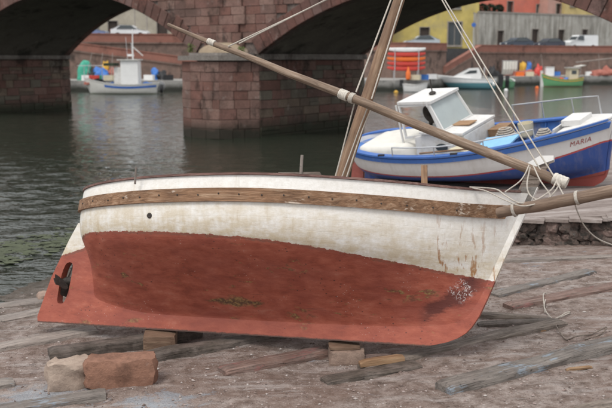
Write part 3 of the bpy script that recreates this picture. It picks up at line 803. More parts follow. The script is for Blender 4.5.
SA, SB = ab(498, 213, 7.42), ab(650, 184, 6.75)
spr = spar('bowsprit', loc(boat, SA), loc(boat, SB), [.045, .05, .051, .05, .049], 'spritwood', boat, 14, .008)
d = (SB - SA).normalized()
for t in (.12, .55):
    c = loc(boat, SA.lerp(SB, t)); e = (loc(boat, SB) - loc(boat, SA)).normalized()
    MB().tube([c - e * .012, c, c + e * .012], [.058, .061, .058], 12).build('lashing', 'rope', boat, True)
# rigging
def L(*a): return loc(boat, ab(*a))
HEAD = loc(boat, MTp)
off = lambda dx, dy: HEAD + Vector((dx, dy, 0))
rr = .008
rope('lift_rope', [L(228, 46.5, 9.3), off(-.03, 0)], rr, boat, sag=.015)
rope('lift_rope', [L(239, 43.5, 9.25), off(.0, -.03)], rr * .9, boat, sag=.0)
rope('forestay', [L(541, 171, 7.6), off(.05, 0)], rr * .85, boat, sag=.02)
rope('forestay', [L(560, 186, 7.45), off(.06, -.04)], rr * .85, boat, sag=.02)
rope('halyard', [L(356, 92, 8.6), off(-.05, -.04)], rr, boat)
rope('halyard', [L(371.5, 99, 8.58), off(.05, -.06)], rr * .9, boat)
rope('halyard', [L(355, 101, 8.62), L(345, 140, 8.65), L(334, 182, 8.6)], rr * .9, boat)
rope('halyard', [L(372, 107, 8.6), L(361, 134, 8.62), L(345, 182, 8.55)], rr * .9, boat)
rope('halyard', [L(368, 106, 8.6), L(356, 138, 8.62), L(340, 182, 8.55)], rr * .8, boat)
# rope work at the stem: bridle, turns and hanging loops
rope('bow_rope', [L(530, 167, 7.58), L(527, 186, 7.45), L(532, 197, 7.38), L(545, 200, 7.32), L(556, 190, 7.34), L(560, 180, 7.42)], .0065, boat)
rope('bow_rope', [L(470, 187, 7.9), L(495, 189, 7.55), L(506, 196, 7.35), L(520, 203, 7.28), L(536, 200, 7.3), L(551, 190, 7.33), L(556, 182, 7.4)], .0065, boat)
rope('bow_rope', [L(505, 192, 7.45), L(519, 182, 7.45), L(525, 174, 7.5), L(529, 165, 7.58)], .006, boat)
rope('bow_rope', [L(533, 165, 7.58), L(540, 180, 7.4), L(550, 195, 7.3), L(548, 203, 7.25)], .006, boat)
rope('bow_rope', [L(470, 187.5, 7.9), L(486, 191, 7.62), L(505, 200, 7.3), L(522, 206, 7.22), L(540, 203, 7.2)], .006, boat)
rope('bow_rope', [L(556, 181, 7.42), L(562, 192, 7.2), L(566, 200, 7.12)], .006, boat)
hang = [ab(574, 201, 7.08), ab(578, 213, 7.15), ab(586, 228, 7.3), ab(600, 240, 7.5), ab(625, 249, 7.7)]
rope('mooring_line', [loc(boat, q) for q in hang], .006, boat)

# blocks, wedges and stones under and beside the boat
def rock(name, p, d, mat, label, cat, rz=0, group=None, jit=.02, sub=2, sd=1):
    bm = bmesh.new(); bmesh.ops.create_cube(bm, size=1); rs = random.Random(sd)
    bmesh.ops.subdivide_edges(bm, edges=bm.edges, cuts=5, use_grid_fill=True)
    for v in bm.verts:
        c = v.co.copy(); rr_ = c.length; k = .5 / max(abs(c.x), abs(c.y), abs(c.z), 1e-6)
        e = sum(1 for q in c if abs(q) > .45)
        c *= {0: 1, 1: 1, 2: .955, 3: .9}[e]
        c = Vector((c.x * d[0], c.y * d[1], c.z * d[2] + d[2] / 2))
        c += Vector([noise.noise(c * 9 + Vector((sd, k_ * 7, 0))) for k_ in range(3)]) * jit + Vector([noise.noise(c * 28 + Vector((sd, k_ * 7, 3))) for k_ in range(3)]) * jit * .35
        v.co = c
    me = bpy.data.meshes.new(name); bm.to_mesh(me); bm.free(); me.materials.append(MT[mat])
    me.polygons.foreach_set('use_smooth', [True] * len(me.polygons)); me.set_sharp_from_angle(angle=R(38))
    o = link(name, me, None, TR(p[0], p[1], p[2], rz)); tag(o, label, cat, group); return o
MT['terracotta'] = m_stone('terracotta_block', [(.3, .16, .11)], (.15, .08, .058), contrast=.45)
MT['limestone'] = m_stone('pale_beige_stone', [(.4, .315, .255)], (.2, .14, .11), contrast=.5)
MT['trestle_stone'] = m_stone('grey_brown_block', [(.33, .24, .19)], (.16, .11, .09), contrast=.5)
def gp(x, y): return on(x, y, ground_z)
q = gp(65, 391); rock('stone_block', (q.x, q.y + .13, q.z - .03), (.37, .26, .27), 'limestone', 'pale lichen-stained stone block at the left, touching the terracotta block', 'stone', R(14), sd=4, jit=.045)
q = gp(117, 389); rock('stone_block', (q.x + .01, q.y + .15, q.z - .02), (.62, .27, .265), 'terracotta', 'long terracotta-red stone block with a blue paint spot, left foreground', 'stone', R(8), sd=9, jit=.035)
def keelz(x): return (NM @ Vector((x, 0, -.004))).z
def under(px, d, name, mat, label, cat, rz, dy=0, sd=2, jit=.01, topgap=0):
    best = min((abs((lambda w: 306 + FPX * w.x / (w.y * math.cos(PITCH) + (EYE.z - w.z) * math.sin(PITCH)))(NM @ Vector((x * .01, 0, 0))) - px), x * .01) for x in range(0, 460))[1]
    c = NM @ Vector((best, 0, 0)); zg = ground_z(c.x, c.y) - .03; zt = keelz(best) - .004 - topgap
    return rock(name, (c.x, c.y + dy, zg), (d[0], d[1], zt - zg), mat, label, cat, rz, sd=sd, jit=jit), c, zt
under(161, (.34, .42, 0), 'keel_block', 'brownwood', 'squared wooden block wedged under the keel near the stern', 'wood block', R(5), .0, 3, .004)
o, c, zt = under(346, (.34, .3, 0), 'keel_block', 'trestle_stone', 'grey-brown stone block propping the keel amidships', 'stone', R(3), -.02, 6, .012, .045)
rock('wedge', (c.x - .02, c.y - .02, zt - .002), (.3, .2, .036), 'brownwood', 'thin wooden shim on top of the stone block beneath the keel', 'wood shim', R(2), sd=5, jit=.004)

# ------------------------------------------------------------------ timbers lying on the slipway
def plank(p0, p1, w, h, mat, label, sink=.55, sd=0, endcut=True):
    if sink > .2: sink = min(.62, sink + .2); w *= 1.08
    a, b = gp(*p0), gp(*p1); a.z = ground_z(a.x, a.y); b.z = ground_z(b.x, b.y)
    Lg = (b - a).length; rs = random.Random(sd); m = MB(); rings = []; K = max(8, int(Lg / .05))
    for i in range(K + 1):
        t = i / K; x = t * Lg; e = min(1, .75 + .5 * min(t, 1 - t) * K / 2) if endcut else 1
        j = lambda s_: .018 * noise.noise(Vector((x * 2.2, s_, sd))) + .004 * noise.noise(Vector((x * 9, s_, sd)))
        hw = w / 2 * (1 + .12 * noise.noise(Vector((x * 1.3, sd, 2)))); zt = h * (1 - sink) * (1 + .25 * noise.noise(Vector((x * 1.6, sd, 9)))) - (0 if 0 < i < K else .012)
        ch = .012
        rings.append([Vector((x + j(1), -hw + j(2), -h * sink)), Vector((x + j(3), -hw + j(4), zt - ch)), Vector((x, -hw + ch + j(5), zt + j(6) * .4)), Vector((x, hw - ch + j(7), zt + j(8) * .4)), Vector((x + j(9), hw + j(10), zt - ch)), Vector((x, hw, -h * sink))])
    m.loft(rings); o = m.build('timber', mat, None, 50, axisM(a, b))
    tag(o, label, 'timber', 'timbers laid across the slipway'); return o
plank((-60, 362), (96, 331), .2, .12, 'palewood', 'pale timber lying at the left edge, nearest the stern', .4, 1)
plank((49, 357), (200, 335), .17, .13, 'darkwood', 'grey timber, darkened for its edge shadows, with a squared end behind the terracotta stone block', .21, 2)  # darker wood stands for the shadows along the timber's lower edges
plank((143, 362), (285, 336), .16, .13, 'darkwood', 'dark timber beside the wooden keel block, running under the hull', .22, 3)
plank((222, 374), (326, 353), .17, .1, 'redwood', 'reddish timber under the hull, left of the propping stone', .3, 4)
plank((324, 383), (418, 366), .17, .08, 'darkwood', 'short dark timber in front of the propping stone', .35, 5)
plank((362, 371), (562, 324), .17, .09, 'oldwood', 'long half-buried timber running out from below the bow', .21, 6)
plank((443, 393), (640, 340), .2, .12, 'bluewood', 'large timber with faded blue paint in the right foreground', .22, 7)
plank((-8, 414), (106, 396), .17, .1, 'bluewood', 'grey-blue timber in the bottom left corner, before the stone blocks', .35, 8)
plank((-60, 398), (14, 384), .17, .1, 'bluewood', 'end of a blue-grey timber at the left edge by the pale stone', .35, 9)
plank((478, 326), (556, 322), .1, .07, 'darkwood', 'short dark timber lying just right of the bow, nearer of two', .3, 10)
plank((470, 317), (548, 321), .09, .06, 'oldwood', 'short brown timber lying just right of the bow, farther of two', .2, 11)
plank((508, 309), (640, 284), .18, .1, 'redwood', 'timber with a red painted end on the right side of the slipway', .25, 12)
plank((494, 296), (592, 272), .15, .09, 'bluewood', 'timber with a blue patch near the rubble edge at right', .45, 13)
plank((480, 262), (640, 256), .12, .06, 'palewood', 'thin pale timber lying along the foot of the rubble edge', .5, 14)
plank((575, 418), (650, 398), .16, .1, 'oldwood', 'timber end in the bottom right corner', .45, 15)
plank((-40, 330), (60, 308), .22, .08, 'palewood', 'flat pale board on the wet edge of the slipway, second from the water', .5, 16)
plank((-40, 313), (55, 300), .2, .08, 'palewood', 'flat pale board at the waterline on the left', .5, 17)
plank((500, 337), (545, 331), .05, .03, 'newwood', 'thin light stick beside the long half-buried timber', .1, 18)
plank((566, 371), (592, 369), .035, .03, 'newwood', 'small splinter of wood below the large blue-painted timber', .1, 19)
plank((360, 372), (404, 366), .1, .045, 'newwood', 'fresh light wood wedge beside the propping stone', -1.15, 20)
plank((358, 362), (392, 358), .08, .05, 'redwood', 'brown wood offcut between the propping stone and the light wedge', .0, 21)
# loose rope and wire on the slipway
def groundline(pts, r, mat, label, cat):
    P = [gp(*q) for q in pts]; P = [Vector((q.x, q.y, ground_z(q.x, q.y) + r + (.05 if 0 < i < len(P) - 1 and i % 2 else .004))) for i, q in enumerate(P)]
    o = MB().tube(curve(P, 8), r, 6).build('loose_line', mat, None, True); tag(o, label, cat)
groundline([(545, 314), (543, 300), (547, 296), (544, 312), (553, 320), (566, 318), (570, 314), (558, 319)], .006, 'rope', 'pale cord in a small tangle right of the bow', 'cord')
groundline([(560, 327), (556, 332), (566, 341), (576, 342), (590, 336), (606, 333), (600, 336), (585, 341)], .007, 'oldwood', 'brown wiry line curled beside the large blue-painted timber', 'cord')
q = atz(47, 298, .05)
rock('shore_stone', (q.x, q.y, -.03), (.22, .2, .16), 'trestle_stone', 'small stone at the waterline left of the propeller', 'stone', .4, sd=12, jit=.03)

# loose pebbles, chips and splinters (nobody could count them)
def build_gravel():
    rs = random.Random(5); m = MB()
    for i in range(16000):
        Y = rs.uniform(5.2, 13); X = rs.uniform(-.42 * Y - .4, .42 * Y + .4)
        if Y > 11.2 and X > 1.5: continue
        z = ground_z(X, Y)
        if z < .01: continue
        r = .003 + .014 * rs.random() ** 5; q = Matrix.Rotation(rs.uniform(0, 6.3), 3, 'Z')
        c = Vector((X, Y, z + r * .25)); ax = Vector((r * rs.uniform(.8, 1.8), r * rs.uniform(.7, 1.2), r * rs.uniform(.5, .9)))
        m.add([c + q @ Vector((a * ax.x, b * ax.y, e * ax.z)) for a, b, e in ((1, 0, 0), (0, 1, 0), (-1, 0, 0), (0, -1, 0), (.15, .1, 1))], [(0, 1, 4), (1, 2, 4), (2, 3, 4), (3, 0, 4)])
    n = NT('pebble_mix'); v = n.co('pos'); col = n.ramp(n.noise(v, 18, 2, .5), [(.35, (.09, .065, .055)), (.45, (.22, .16, .14)), (.58, (.3, .25, .23)), (.72, (.42, .39, .37))])
    o = m.build('gravel', n.out(col, .9)); tag(o, 'loose gravel and shell grit over the slipway', 'gravel', kind='stuff')
build_gravel()
def build_algae():
    rs = random.Random(8); m = MB()
    for i in range(650):
        t = rs.random(); px = lerp(-30, 78, t); py = lerp(258, 237, t) + rs.gauss(0, 5.5)
        p = atz(px, py, .012); r = rs.uniform(.015, .07); k = 6; a0 = rs.uniform(0, 6)
        m.add([p + Vector((r * 1.6 * math.cos(a0 + 6.283 * j / k) * rs.uniform(.6, 1.2), r * math.sin(a0 + 6.283 * j / k) * rs.uniform(.6, 1.2), rs.uniform(0, .006))) for j in range(k)], [tuple(range(k))])
    o = m.build('floating_algae', 'algae'); tag(o, 'dull green film of algae drifting on the water left of the stern', 'algae', kind='stuff')
build_algae()
def m_chipped(name, c, under, rust):
    n = NT(name); v = n.co('obj'); a = n.noise(v, 3, 8, .7); b = n.noise(v, 16, 7, .75); st_ = n.noise(n.co('obj', (7, 7, .7)), 1.6, 6, .65)
    col = n.ramp(a, [(.3, sc(c, .82)), (.65, c)]); col = n.mix(n.ramp(st_, [(.56, 0), (.7, .45)]), col, rust)
    col = n.mix(n.ramp(n.math('ADD', n.math('MULTIPLY', a, .4), n.math('MULTIPLY', b, .6)), [(.585, 0), (.61, .8)]), col, under)
    n.bump(b, .3, .01); return n.out(col, .5)
MT['boatwhite'] = m_chipped('chipped_white_paint', (.68, .67, .65), (.36, .31, .25), (.42, .33, .22))
MT['boatblue'] = m_chipped('chipped_blue_paint', (.05, .14, .42), (.2, .22, .28), (.06, .1, .22))
# ================================================================== THE BLUE AND WHITE MOTOR BOAT BEHIND
a_, b_ = Vector((1.25, 18.15, 0)), Vector((5.12, 14.75, 0))
a_.z = plat_z(a_.x, a_.y) - .12; b_.z = plat_z(b_.x, b_.y) + .035
ma = thing('motor_boat', 'blue and white motor boat with a small wheelhouse, on the hard standing behind', 'boat', m4(a_, b_, R(13)))
ML = (b_ - a_).length
MBX = [(0, ML - .1), (.08, ML + .06), (.25, ML + .17), (.5, ML + .23), (.9, ML + .34), (1.3, ML + .5), (1.6, ML + .62)]
mh = Hull([(.05, .12), (.3, .2), (.62, .3), (.86, .44), (.97, .62), (1.02, .8), (1.05, 1.0)], 1.02, lambda z: interp([(0, .5), (.3, .28), (.6, .1), (1.1, .0)], z), lambda z: interp(MBX, z),
          lambda u: .12 + .12 * max(0, (u - .85) / .15) ** 2, lambda u: interp([(0, .98), (.2, .9), (.45, .88), (.65, .95), (.85, 1.09), (1, 1.22)], u), um=.45, stern=2.6, sexp=.46, bexp=.85,
          zline=lambda x: interp([(0, .55), (1, .48), (2.5, .455), (3.8, .53), (4.7, .66), (5.4, .82)], x), n=48, lowmix=(.05, .4))
MH = m_hull('motor_boat_paint', [(-.52, (.26, .06, .05)), (-.008, (.035, .075, .26)), (.028, (.4, .07, .07)), (9, (.66, .65, .64))], jit=.004)
mh.shell('hull', MH, ma, 30)
mst = [(interp(MBX, z) + .04, z) for z in [0, .03, .08, .16, .3, .5, .7, .9, 1.1, 1.24]]
mh.keel('keel', MH, ma, [(.2, .5), (.05, .05), (.06, 0), (2, 0)] + mst, [(.7, .45), (1.2, .2), (2, .18), (ML - .15, .2)] + [(interp(MBX, z) - .08, z) for z in [.3, .5, .7, .9, 1.1, 1.22]], .07)
MB().prism([(-.33, .05), (.0, .02), (.14, .55), (-.05, .58), (-.2, .4)], .05).build('rudder', m_plain('faded_red_paint', (.36, .11, .09), .7, .2, 6), ma)
mh.strip('rubbing_strake', 'boatblue', ma, .91, .985, .035, .01, .003, .99)
mh.cap('gunwale', 'boatblue', ma, .045, .1, .035, .002, .985)
mh.deck('cockpit_floor', 'bluework', ma, .6, .05, .97, 0, .05)
# inner lining, worn blue
m = MB()
for side in (-1, 1):
    m.loft([[mh.P(u, v, side, -.042) for v in (.62, .72, .82, .92, .985)] for u in [.03 + .94 * k / 40 for k in range(41)]], closed=False)
m.build('inner_lining', 'bluework', ma, 40)
for i in range(14):
    for side in (-1, 1):
        u = .12 + i * .06; MB().tube([mh.P(u, v, side, -.055) for v in (.62, .75, .88, .97)], .02, 5).build('rib', 'bluework', ma)
mh.deck('foredeck', 'boatwhite', ma, 1, .86, .99, .045, -.005)
pk = mh.P(.9, 1); MB().box((pk.x - .1, 0, pk.z + .085), (.34, .5, .1)).build('deck_hatch', 'boatwhite', ma)
MB().box((pk.x - .34, 0, pk.z - .06), (.03, .9, .2)).build('foredeck_bulkhead', 'boatwhite', ma)
mh.deck('aft_deck', 'bluework', ma, .93, .006, .12, 0, .06)
# canvas covered engine box
def softbox(c, d, r=.07, M=Matrix()):
    m = MB(); rings = []
    for z, k in ((0, 0), (d[2] - r, 0), (d[2] - r * .35, r * .3), (d[2], r)):
        ring = []
        for q in range(24):
            t = 2 * math.pi * q / 24; cx = math.copysign(abs(math.cos(t)) ** .35, math.cos(t)); cy = math.copysign(abs(math.sin(t)) ** .35, math.sin(t))
            ring.append(M @ Vector((c[0] + cx * (d[0] / 2 - k), c[1] + cy * (d[1] / 2 - k), c[2] + z + .012 * math.sin(t * 5) * (z > 0))))
        rings.append(ring)
    return m.loft(rings)
fz = mh.P(.3, .6).z
softbox((1.12, .02, fz + .01), (1.4, 1.3, .5), .11).build('engine_cover', 'canvas', ma, 50)
# wheelhouse: trunk, windscreen frame with panes, roof
WX = 1.95
MB().prism([(WX - .1, fz), (WX + 1.0, fz), (WX + 1.02, fz + .62), (WX + .98, fz + .66), (WX + .22, fz + .68), (WX - .08, fz + .62)], 1.16, Matrix.Translation((0, .08, 0))).build('cabin_trunk', 'white', ma)
MB().box((WX + .55, .08, fz + .70), (.95, 1.26, .04), Matrix.Rotation(R(3), 3, 'Y')).build('cabin_top', 'boatwhite', ma)
for k, (xx, zz) in enumerate(((.5, .42), )):
    m = MB(); 
    m.loft([[Vector((WX + xx + .13 * math.cos(t) * (1 if abs(math.cos(t)) < .99 else 1), -.502 - d, fz + zz + .075 * math.sin(t))) for t in [2 * math.pi * q / 16 for q in range(16)]] for d in (0, .012)]).build('porthole', 'glass', ma)
def quad_frame(p, w, name, mat, pane, parent, th=.03):
    """four bars round a quadrilateral and a pane in it"""
    fr = MB()
    for i in range(4):
        a, b = Vector(p[i]), Vector(p[(i + 1) % 4]); M = axisM(a, b); L_ = (b - a).length
        fr.box(M @ Vector((L_ / 2, 0, 0)), (L_ + w, th, w), M.to_3x3())
    f = fr.build(name, mat, parent)
    c = sum((Vector(q) for q in p), Vector()) / 4; q = [Vector(v) for v in p]; nn = (q[1] - q[0]).cross(q[2] - q[0]).normalized() * .004
    MB().loft([[v + nn for v in q], [v - nn for v in q]]).build('pane', pane, f)
def quad_open(p, w, name, mat, pane, parent, th=.035):
    fr = MB()
    for i in range(4):
        a, b = Vector(p[i]), Vector(p[(i + 1) % 4]); M = axisM(a, b); L_ = (b - a).length
        fr.box(M @ Vector((L_ / 2, 0, 0)), (L_ + w, th, w), M.to_3x3())
    fr.build(name, mat, parent)
MB().tube([(WX - .1, .1, fz + .5), (WX - .02, .1, fz + .95)], .04, 8).build('helm_column', 'darkiron', ma)
MB().lathe([(.17, -.015), (.19, 0), (.17, .015)], 16, Matrix.Translation((WX - .05, .1, fz + .92)) @ Matrix.Rotation(R(65), 4, 'Y')).build('steering_wheel', 'darkwood', ma)
# sloped windscreen faces forward
zb, zt = fz + .7, fz + 1.25; xb_, xt = WX + .56, WX + .3
quad_frame([(xb_, -.46, zb), (xb_, .62, zb), (xt, .58, zt), (xt, -.42, zt)], .085, 'windscreen', 'boatwhite', 'paleglass', ma)
for y0, y1 in ((-.46, -.42), (.62, .58)):
    quad_open([(WX - .3, y0, fz + .62), (xb_ - .05, y0, zb), (xt, y1, zt), (WX - .36, y1, zt)], .045, 'side_frame', 'boatwhite', None, ma)
MB().box((WX - .0, .08, zt + .045), (.76, 1.06, .05), Matrix.Rotation(R(2), 3, 'Y')).build('wheelhouse_roof', 'boatwhite', ma)
MB().lathe([(.06, 0), (.075, .02), (.05, .05), (.012, .06), (.012, .3)], 10, Matrix.Translation((WX + .1, .1, zt + .075))).build('compass_light', 'darkiron', ma, True)
for y in (-.44, .6):
    MB().tube([(WX - .4, y, fz + .3), (WX - .42, y, zt + .02)], .02, 6).build('roof_post', 'boatwhite', ma)
MB().box((WX + .72, .05, fz + .735), (.4, .3, .02)).build('chart_board', 'newwood', ma)
# rails and boards
def rail(side, u0, u1, h, name):
    pts = [mh.P(u0, 1, side) + Vector((0, 0, .03))] + [mh.P(lerp(u0, u1, k / 8), 1, side) + Vector((0, -side * .02, .03 + h)) for k in range(9)] + [mh.P(u1, 1, side) + Vector((.02, 0, .03))]
    r_ = MB().tube(pts, .014, 8).build(name, 'steel', ma, True)
    for t in (.35, .7):
        p = mh.P(lerp(u0, u1, t), 1, side); MB().tube([p + Vector((0, 0, .03)), p + Vector((0, -side * .02, .03 + h))], .012, 6).build('stanchion', 'steel', r_)
rail(-1, .3, .8, .17, 'grab_rail'); rail(1, .58, .93, .34, 'bow_rail')
p = mh.P(.66, .93, -1)
MB().box((p.x - .02, p.y + .4, p.z + .1), (.7, .6, .025), (Matrix.Rotation(R(9), 3, 'X') @ Matrix.Rotation(R(-6), 3, 'Y'))).build('loose_hatch_board', 'lightblue', ma)
MB().box((p.x - .62, p.y + .3, p.z + .02), (.5, .35, .03), (Matrix.Rotation(R(-6), 3, 'X') @ Matrix.Rotation(R(8), 3, 'Y'))).build('loose_hatch_board', 'cream', ma)
for u in (.62, .74, .84):
    p = mh.P(u, .88); MB().box((p.x, 0, p.z - .06), (.16, abs(p.y) * 2 - .1, .03)).build('thwart', 'bluework', ma)
fzz = mh.P(.7, .6).z
for k, (x, y, r_) in enumerate(((3.35, .35, .2), (4.2, .2, .17))):
    MB().tube([(x + (r_ - .012 * q / 6) * math.cos(q * .52), y + (r_ - .012 * q / 6) * math.sin(q * .52), fzz + .33 + .003 * q) for q in range(50)], .016, 5).build('rope_coil', 'rope', ma)
MB().lathe([(.11, 0), (.14, .26), (.145, .26), (.13, .03), (.02, .02)], 14, Matrix.Translation((3.7, .5, fzz + .26))).build('bucket', 'cream', ma, 40)
MB().box((3.15, .55, fzz + .36), (.3, .45, .2), jit=.01).build('deck_box', 'newwood', ma)
MB().tube([(2.2, -.9, .92), (3.6, -.82, .99)], .018, 6).build('boat_hook', 'mastwood', ma)
for u, sd in ((.25, -1), (.55, -1)):
    p = mh.P(u, .99, sd) + Vector((0, sd * .055, 0)); MB().box((p.x, p.y * .97, p.z + .055), (.14, .035, .04)).build('cleat', 'darkiron', ma)
# name on the bow, wrapped onto the planking
tc = bpy.data.curves.new('name', 'FONT'); tc.body = 'MARIA'; tc.size = 1; tc.space_character = 1.1
to = bpy.data.objects.new('name', tc); COL.objects.link(to); bpy.context.view_layer.update()
tm = bpy.data.meshes.new_from_object(to.evaluated_get(bpy.context.evaluated_depsgraph_get())); bpy.data.objects.remove(to)
bm = bmesh.new(); bm.from_mesh(tm); wmax = max(v.co.x for v in bm.verts)
for v in bm.verts:
    u = .9 + .055 * v.co.x / wmax; vv_ = .79 + .07 * v.co.y / .7; v.co = mh.P(u, vv_, -1, .005)
bm.to_mesh(tm); bm.free(); tm.materials.append(m_plain('name_red', (.3, .05, .05), .6, .1))
link('lettering', tm, ma)
for dx, dd in ((.9, -.12), (2.9, -.1), (4.4, -.1)):
    pass
# chocks holding the motor boat
for t, lab in ((.22, 'squared timber chock under the stern of the blue and white motor boat'), (.82, 'squared timber chock under the bow of the blue and white motor boat')):
    c = a_.lerp(b_, t); zg = plat_z(c.x, c.y) - .02
    o = MB().box((0, 0, .06), (.9, .2, max(.06, c.z - zg)), jit=.01).build('boat_chock', 'oldwood', None, False, TR(c.x, c.y, zg - .03, R(45)))
    tag(o, lab, 'wood chock')
# ================================================================== FAR BANK
def flat(p): return Vector((p[0], p[1], 0))
def fq(px, py, z): return atz(px, py, z)
# retaining walls: quay promenade with brick parapet; each wall a thing of its own
def wall(pts, z0, z1s, th, name, label, band=.75, course=True, mat='rubblewall'):
    t = thing(name, label, 'wall', Matrix.Translation((pts[0][0], pts[0][1], z0))); o = Vector((pts[0][0], pts[0][1], z0))
    m, b, c, k_ = MB(), MB(), MB(), MB()
    for i in range(len(pts) - 1):
        a, e = flat(pts[i]), flat(pts[i + 1]); d = (e - a).normalized(); n_ = Vector((-d.y, d.x, 0)) * th
        def seg(mb, zl0, zh0, zl1, zh1, off, extra=0):
            f = -n_.normalized() * off
            q = [a + f, e + f, e + n_ , a + n_]
            lo, hi = [zl0, zl1, zl1, zl0], [zh0, zh1, zh1, zh0]
            mb.loft([[q[k] + Vector((0, 0, lo[k])) - o for k in range(4)], [q[k] + Vector((0, 0, hi[k])) - o for k in range(4)]])
        za, zb = z1s[i], z1s[i + 1]
        seg(m, z0, za - band, z0, zb - band, 0); seg(b, za - band + .002, za - .1, zb - band + .002, zb - .1, .06)
        seg(c, za - .098, za, zb - .098, zb, .13)
        seg(k_, za - band - .16, za - band - .004, zb - band - .16, zb - band - .004, .14)
    m.build('masonry', mat, t); b.build('parapet', 'brickwall', t); c.build('coping', 'brickwall', t); k_.build('string_course', 'rubblewall', t)
    return t
wall([(20, 101), (30, 108), (72, 119), (120, 125)], 1.0, [4.65] * 4, .35, 'retaining_wall', 'red masonry quay wall below the road, behind the green boat', .85)
wall([(-30, 95), (4, 95), (10.5, 91), (15.6, 96)], 1.0, [4.75] * 4, .35, 'retaining_wall', 'stone quay wall with brick parapet behind the stacked kayaks', .8)
wall([(-88, 92), (-28, 92), (-6, 93.5)], 1.0, [6.0, 5.75, 5.6], .35, 'retaining_wall', 'upper brick parapet wall below the parked cars, seen through the left arch', .9)
wall([(-30, 88.5), (-24, 88.5), (-12, 88.6), (-4, 88.7)], 1.0, [5.1, 4.75, 3.2, 2.2], .35, 'ramp_wall', 'sloping brick parapet of the ramp down to the quay, through the left arch', .8)
wall([(15.4, 95.5), (20.3, 100.4)], 1.0, [2.2, 4.6], .5, 'stair_wall', 'sloping brick stair parapet climbing from the quay by the yellow house', .7)
ribbon([(-88, 92.4), (-28, 92.4), (-6, 93.9), (-6, 110), (-88, 110)], 1, 5.2, 'far_upper_road', 'asphalt')

# ---- houses
MT['ochre'] = m_plain('ochre_plaster', (.5, .4, .13), .9, .2, .8, dirt=(.33, .28, .16)); MT['coral'] = m_plain('coral_plaster', (.58, .17, .12), .9, .15, .8, dirt=(.42, .16, .13))
MT['pinkwall'] = m_plain('pink_plaster', (.5, .3, .25), .9, .15, .8); MT['straw'] = m_plain('straw_plaster', (.56, .44, .2), .9, .15, .8)
MT['stonetrim'] = m_plain('grey_stone_trim', (.28, .25, .22), .9, .2, 3); MT['shutter'] = m_plain('brown_shutter', (.05, .035, .028), .7, .3, 3)
MT['beige'] = m_plain('beige_plaster', (.4, .36, .29), .9, .2, .7, dirt=(.26, .23, .18)); MT['roof'] = m_plain('terracotta_roof', (.28, .13, .08), .9, .3, 3)
def m_streaked():
    n = NT('streaked_concrete'); a = n.noise(n.co('pos', (2.2, 2.2, .22)), 1.1, 6, .65); b = n.noise(n.co('pos'), 1.3, 6, .6)
    col = n.ramp(a, [(.34, (.17, .16, .14)), (.5, (.34, .325, .29)), (.66, (.44, .425, .39))]); col = n.mix(n.ramp(b, [(.45, 0), (.65, .45)]), col, (.22, .2, .17))
    return n.out(col, .95)
MT['streaked'] = m_streaked()
def house(name, c0, c1, z0, z1, depth, mat, label, wins, roof=True, cap=None):
    """front from c0 to c1 (left to right), windows as (t, zbottom, w, h, kind)"""
    a, b = flat(c0), flat(c1); L_ = (b - a).length; d = (b - a).normalized()
    M = Matrix((d, Vector((-d.y, d.x, 0)), Vector((0, 0, 1)))).transposed().to_4x4(); M.translation = Vector((a.x, a.y, z0))
    t = thing(name, label, 'building', M); H = z1 - z0
    holes = [[(tx * L_ - w / 2, zb), (tx * L_ + w / 2, zb), (tx * L_ + w / 2, zb + h), (tx * L_ - w / 2, zb + h)] for tx, zb, w, h, k in wins]
    m = MB(); m.prism([(0, -.3), (L_, -.3), (L_, H), (0, H)], .3, Matrix.Translation((0, .15, 0)), holes)
    m.box((.15, depth / 2 + .15, H / 2 - .15), (.3, depth - .31, H + .3)); m.box((L_ - .15, depth / 2 + .15, H / 2 - .15), (.3, depth - .31, H + .3)); m.box((L_ / 2, depth + .16, H / 2 - .15), (L_, .3, H + .3))
    m.build('wall', mat, t)
    if roof:
        MB().prism([(-.3, H), (L_ + .3, H), (L_ + .3, H + .12), (-.3, H + .12)], depth + .9, Matrix.Translation((0, depth / 2, 0))).build('eaves', 'stonetrim', t)
        r = MB().loft([[Vector((x, -.5, H + .13)), Vector((x, depth + .5, H + .13)), Vector((x, depth / 2, H + 1.6))] for x in (-.3, L_ + .3)]).build('roof', 'roof', t)
    else:
        MB().box((L_ / 2, .15, H + .1), (L_ + .1, .42, .2)).build('coping', cap or 'stonetrim', t)
    for tx, zb, w, h, k in wins:
        x = tx * L_
        fr = MB(); fw = .14 if k == 'big' else .09
        for dx, dz, sx, sz in ((-w / 2 - fw / 2, h / 2, fw, h + 2 * fw), (w / 2 + fw / 2, h / 2, fw, h + 2 * fw), (0, h + fw / 2, w, fw), (0, -fw / 2, w, fw)): fr.box((x + dx, -.03, zb + dz), (sx, .1, sz))
        f = fr.build('door' if zb < .3 and k != 'win' else 'window', 'stonetrim', t)
        MB().box((x, .2, zb + h / 2), (w - .02, .06, h - .02)).build('pane', 'shutter' if k == 'shut' else 'glass', f)
        if k != 'shut': MB().box((x, .155, zb + h / 2), (.07, .03, h - .02)).build('mullion', 'stonetrim' if k == 'big' else 'cream', f)
        MB().box((x, -.1, zb - fw - .05), (w + .3, .2, .08)).build('sill', 'stonetrim', f)
    return t
def fp(px, Y): p = at(px, 58, Y); return (p.x, p.y)
gz = lambda y, Y: 3.1 + (58 - y) * Y / FPX * 1.03
ZR = 4.2
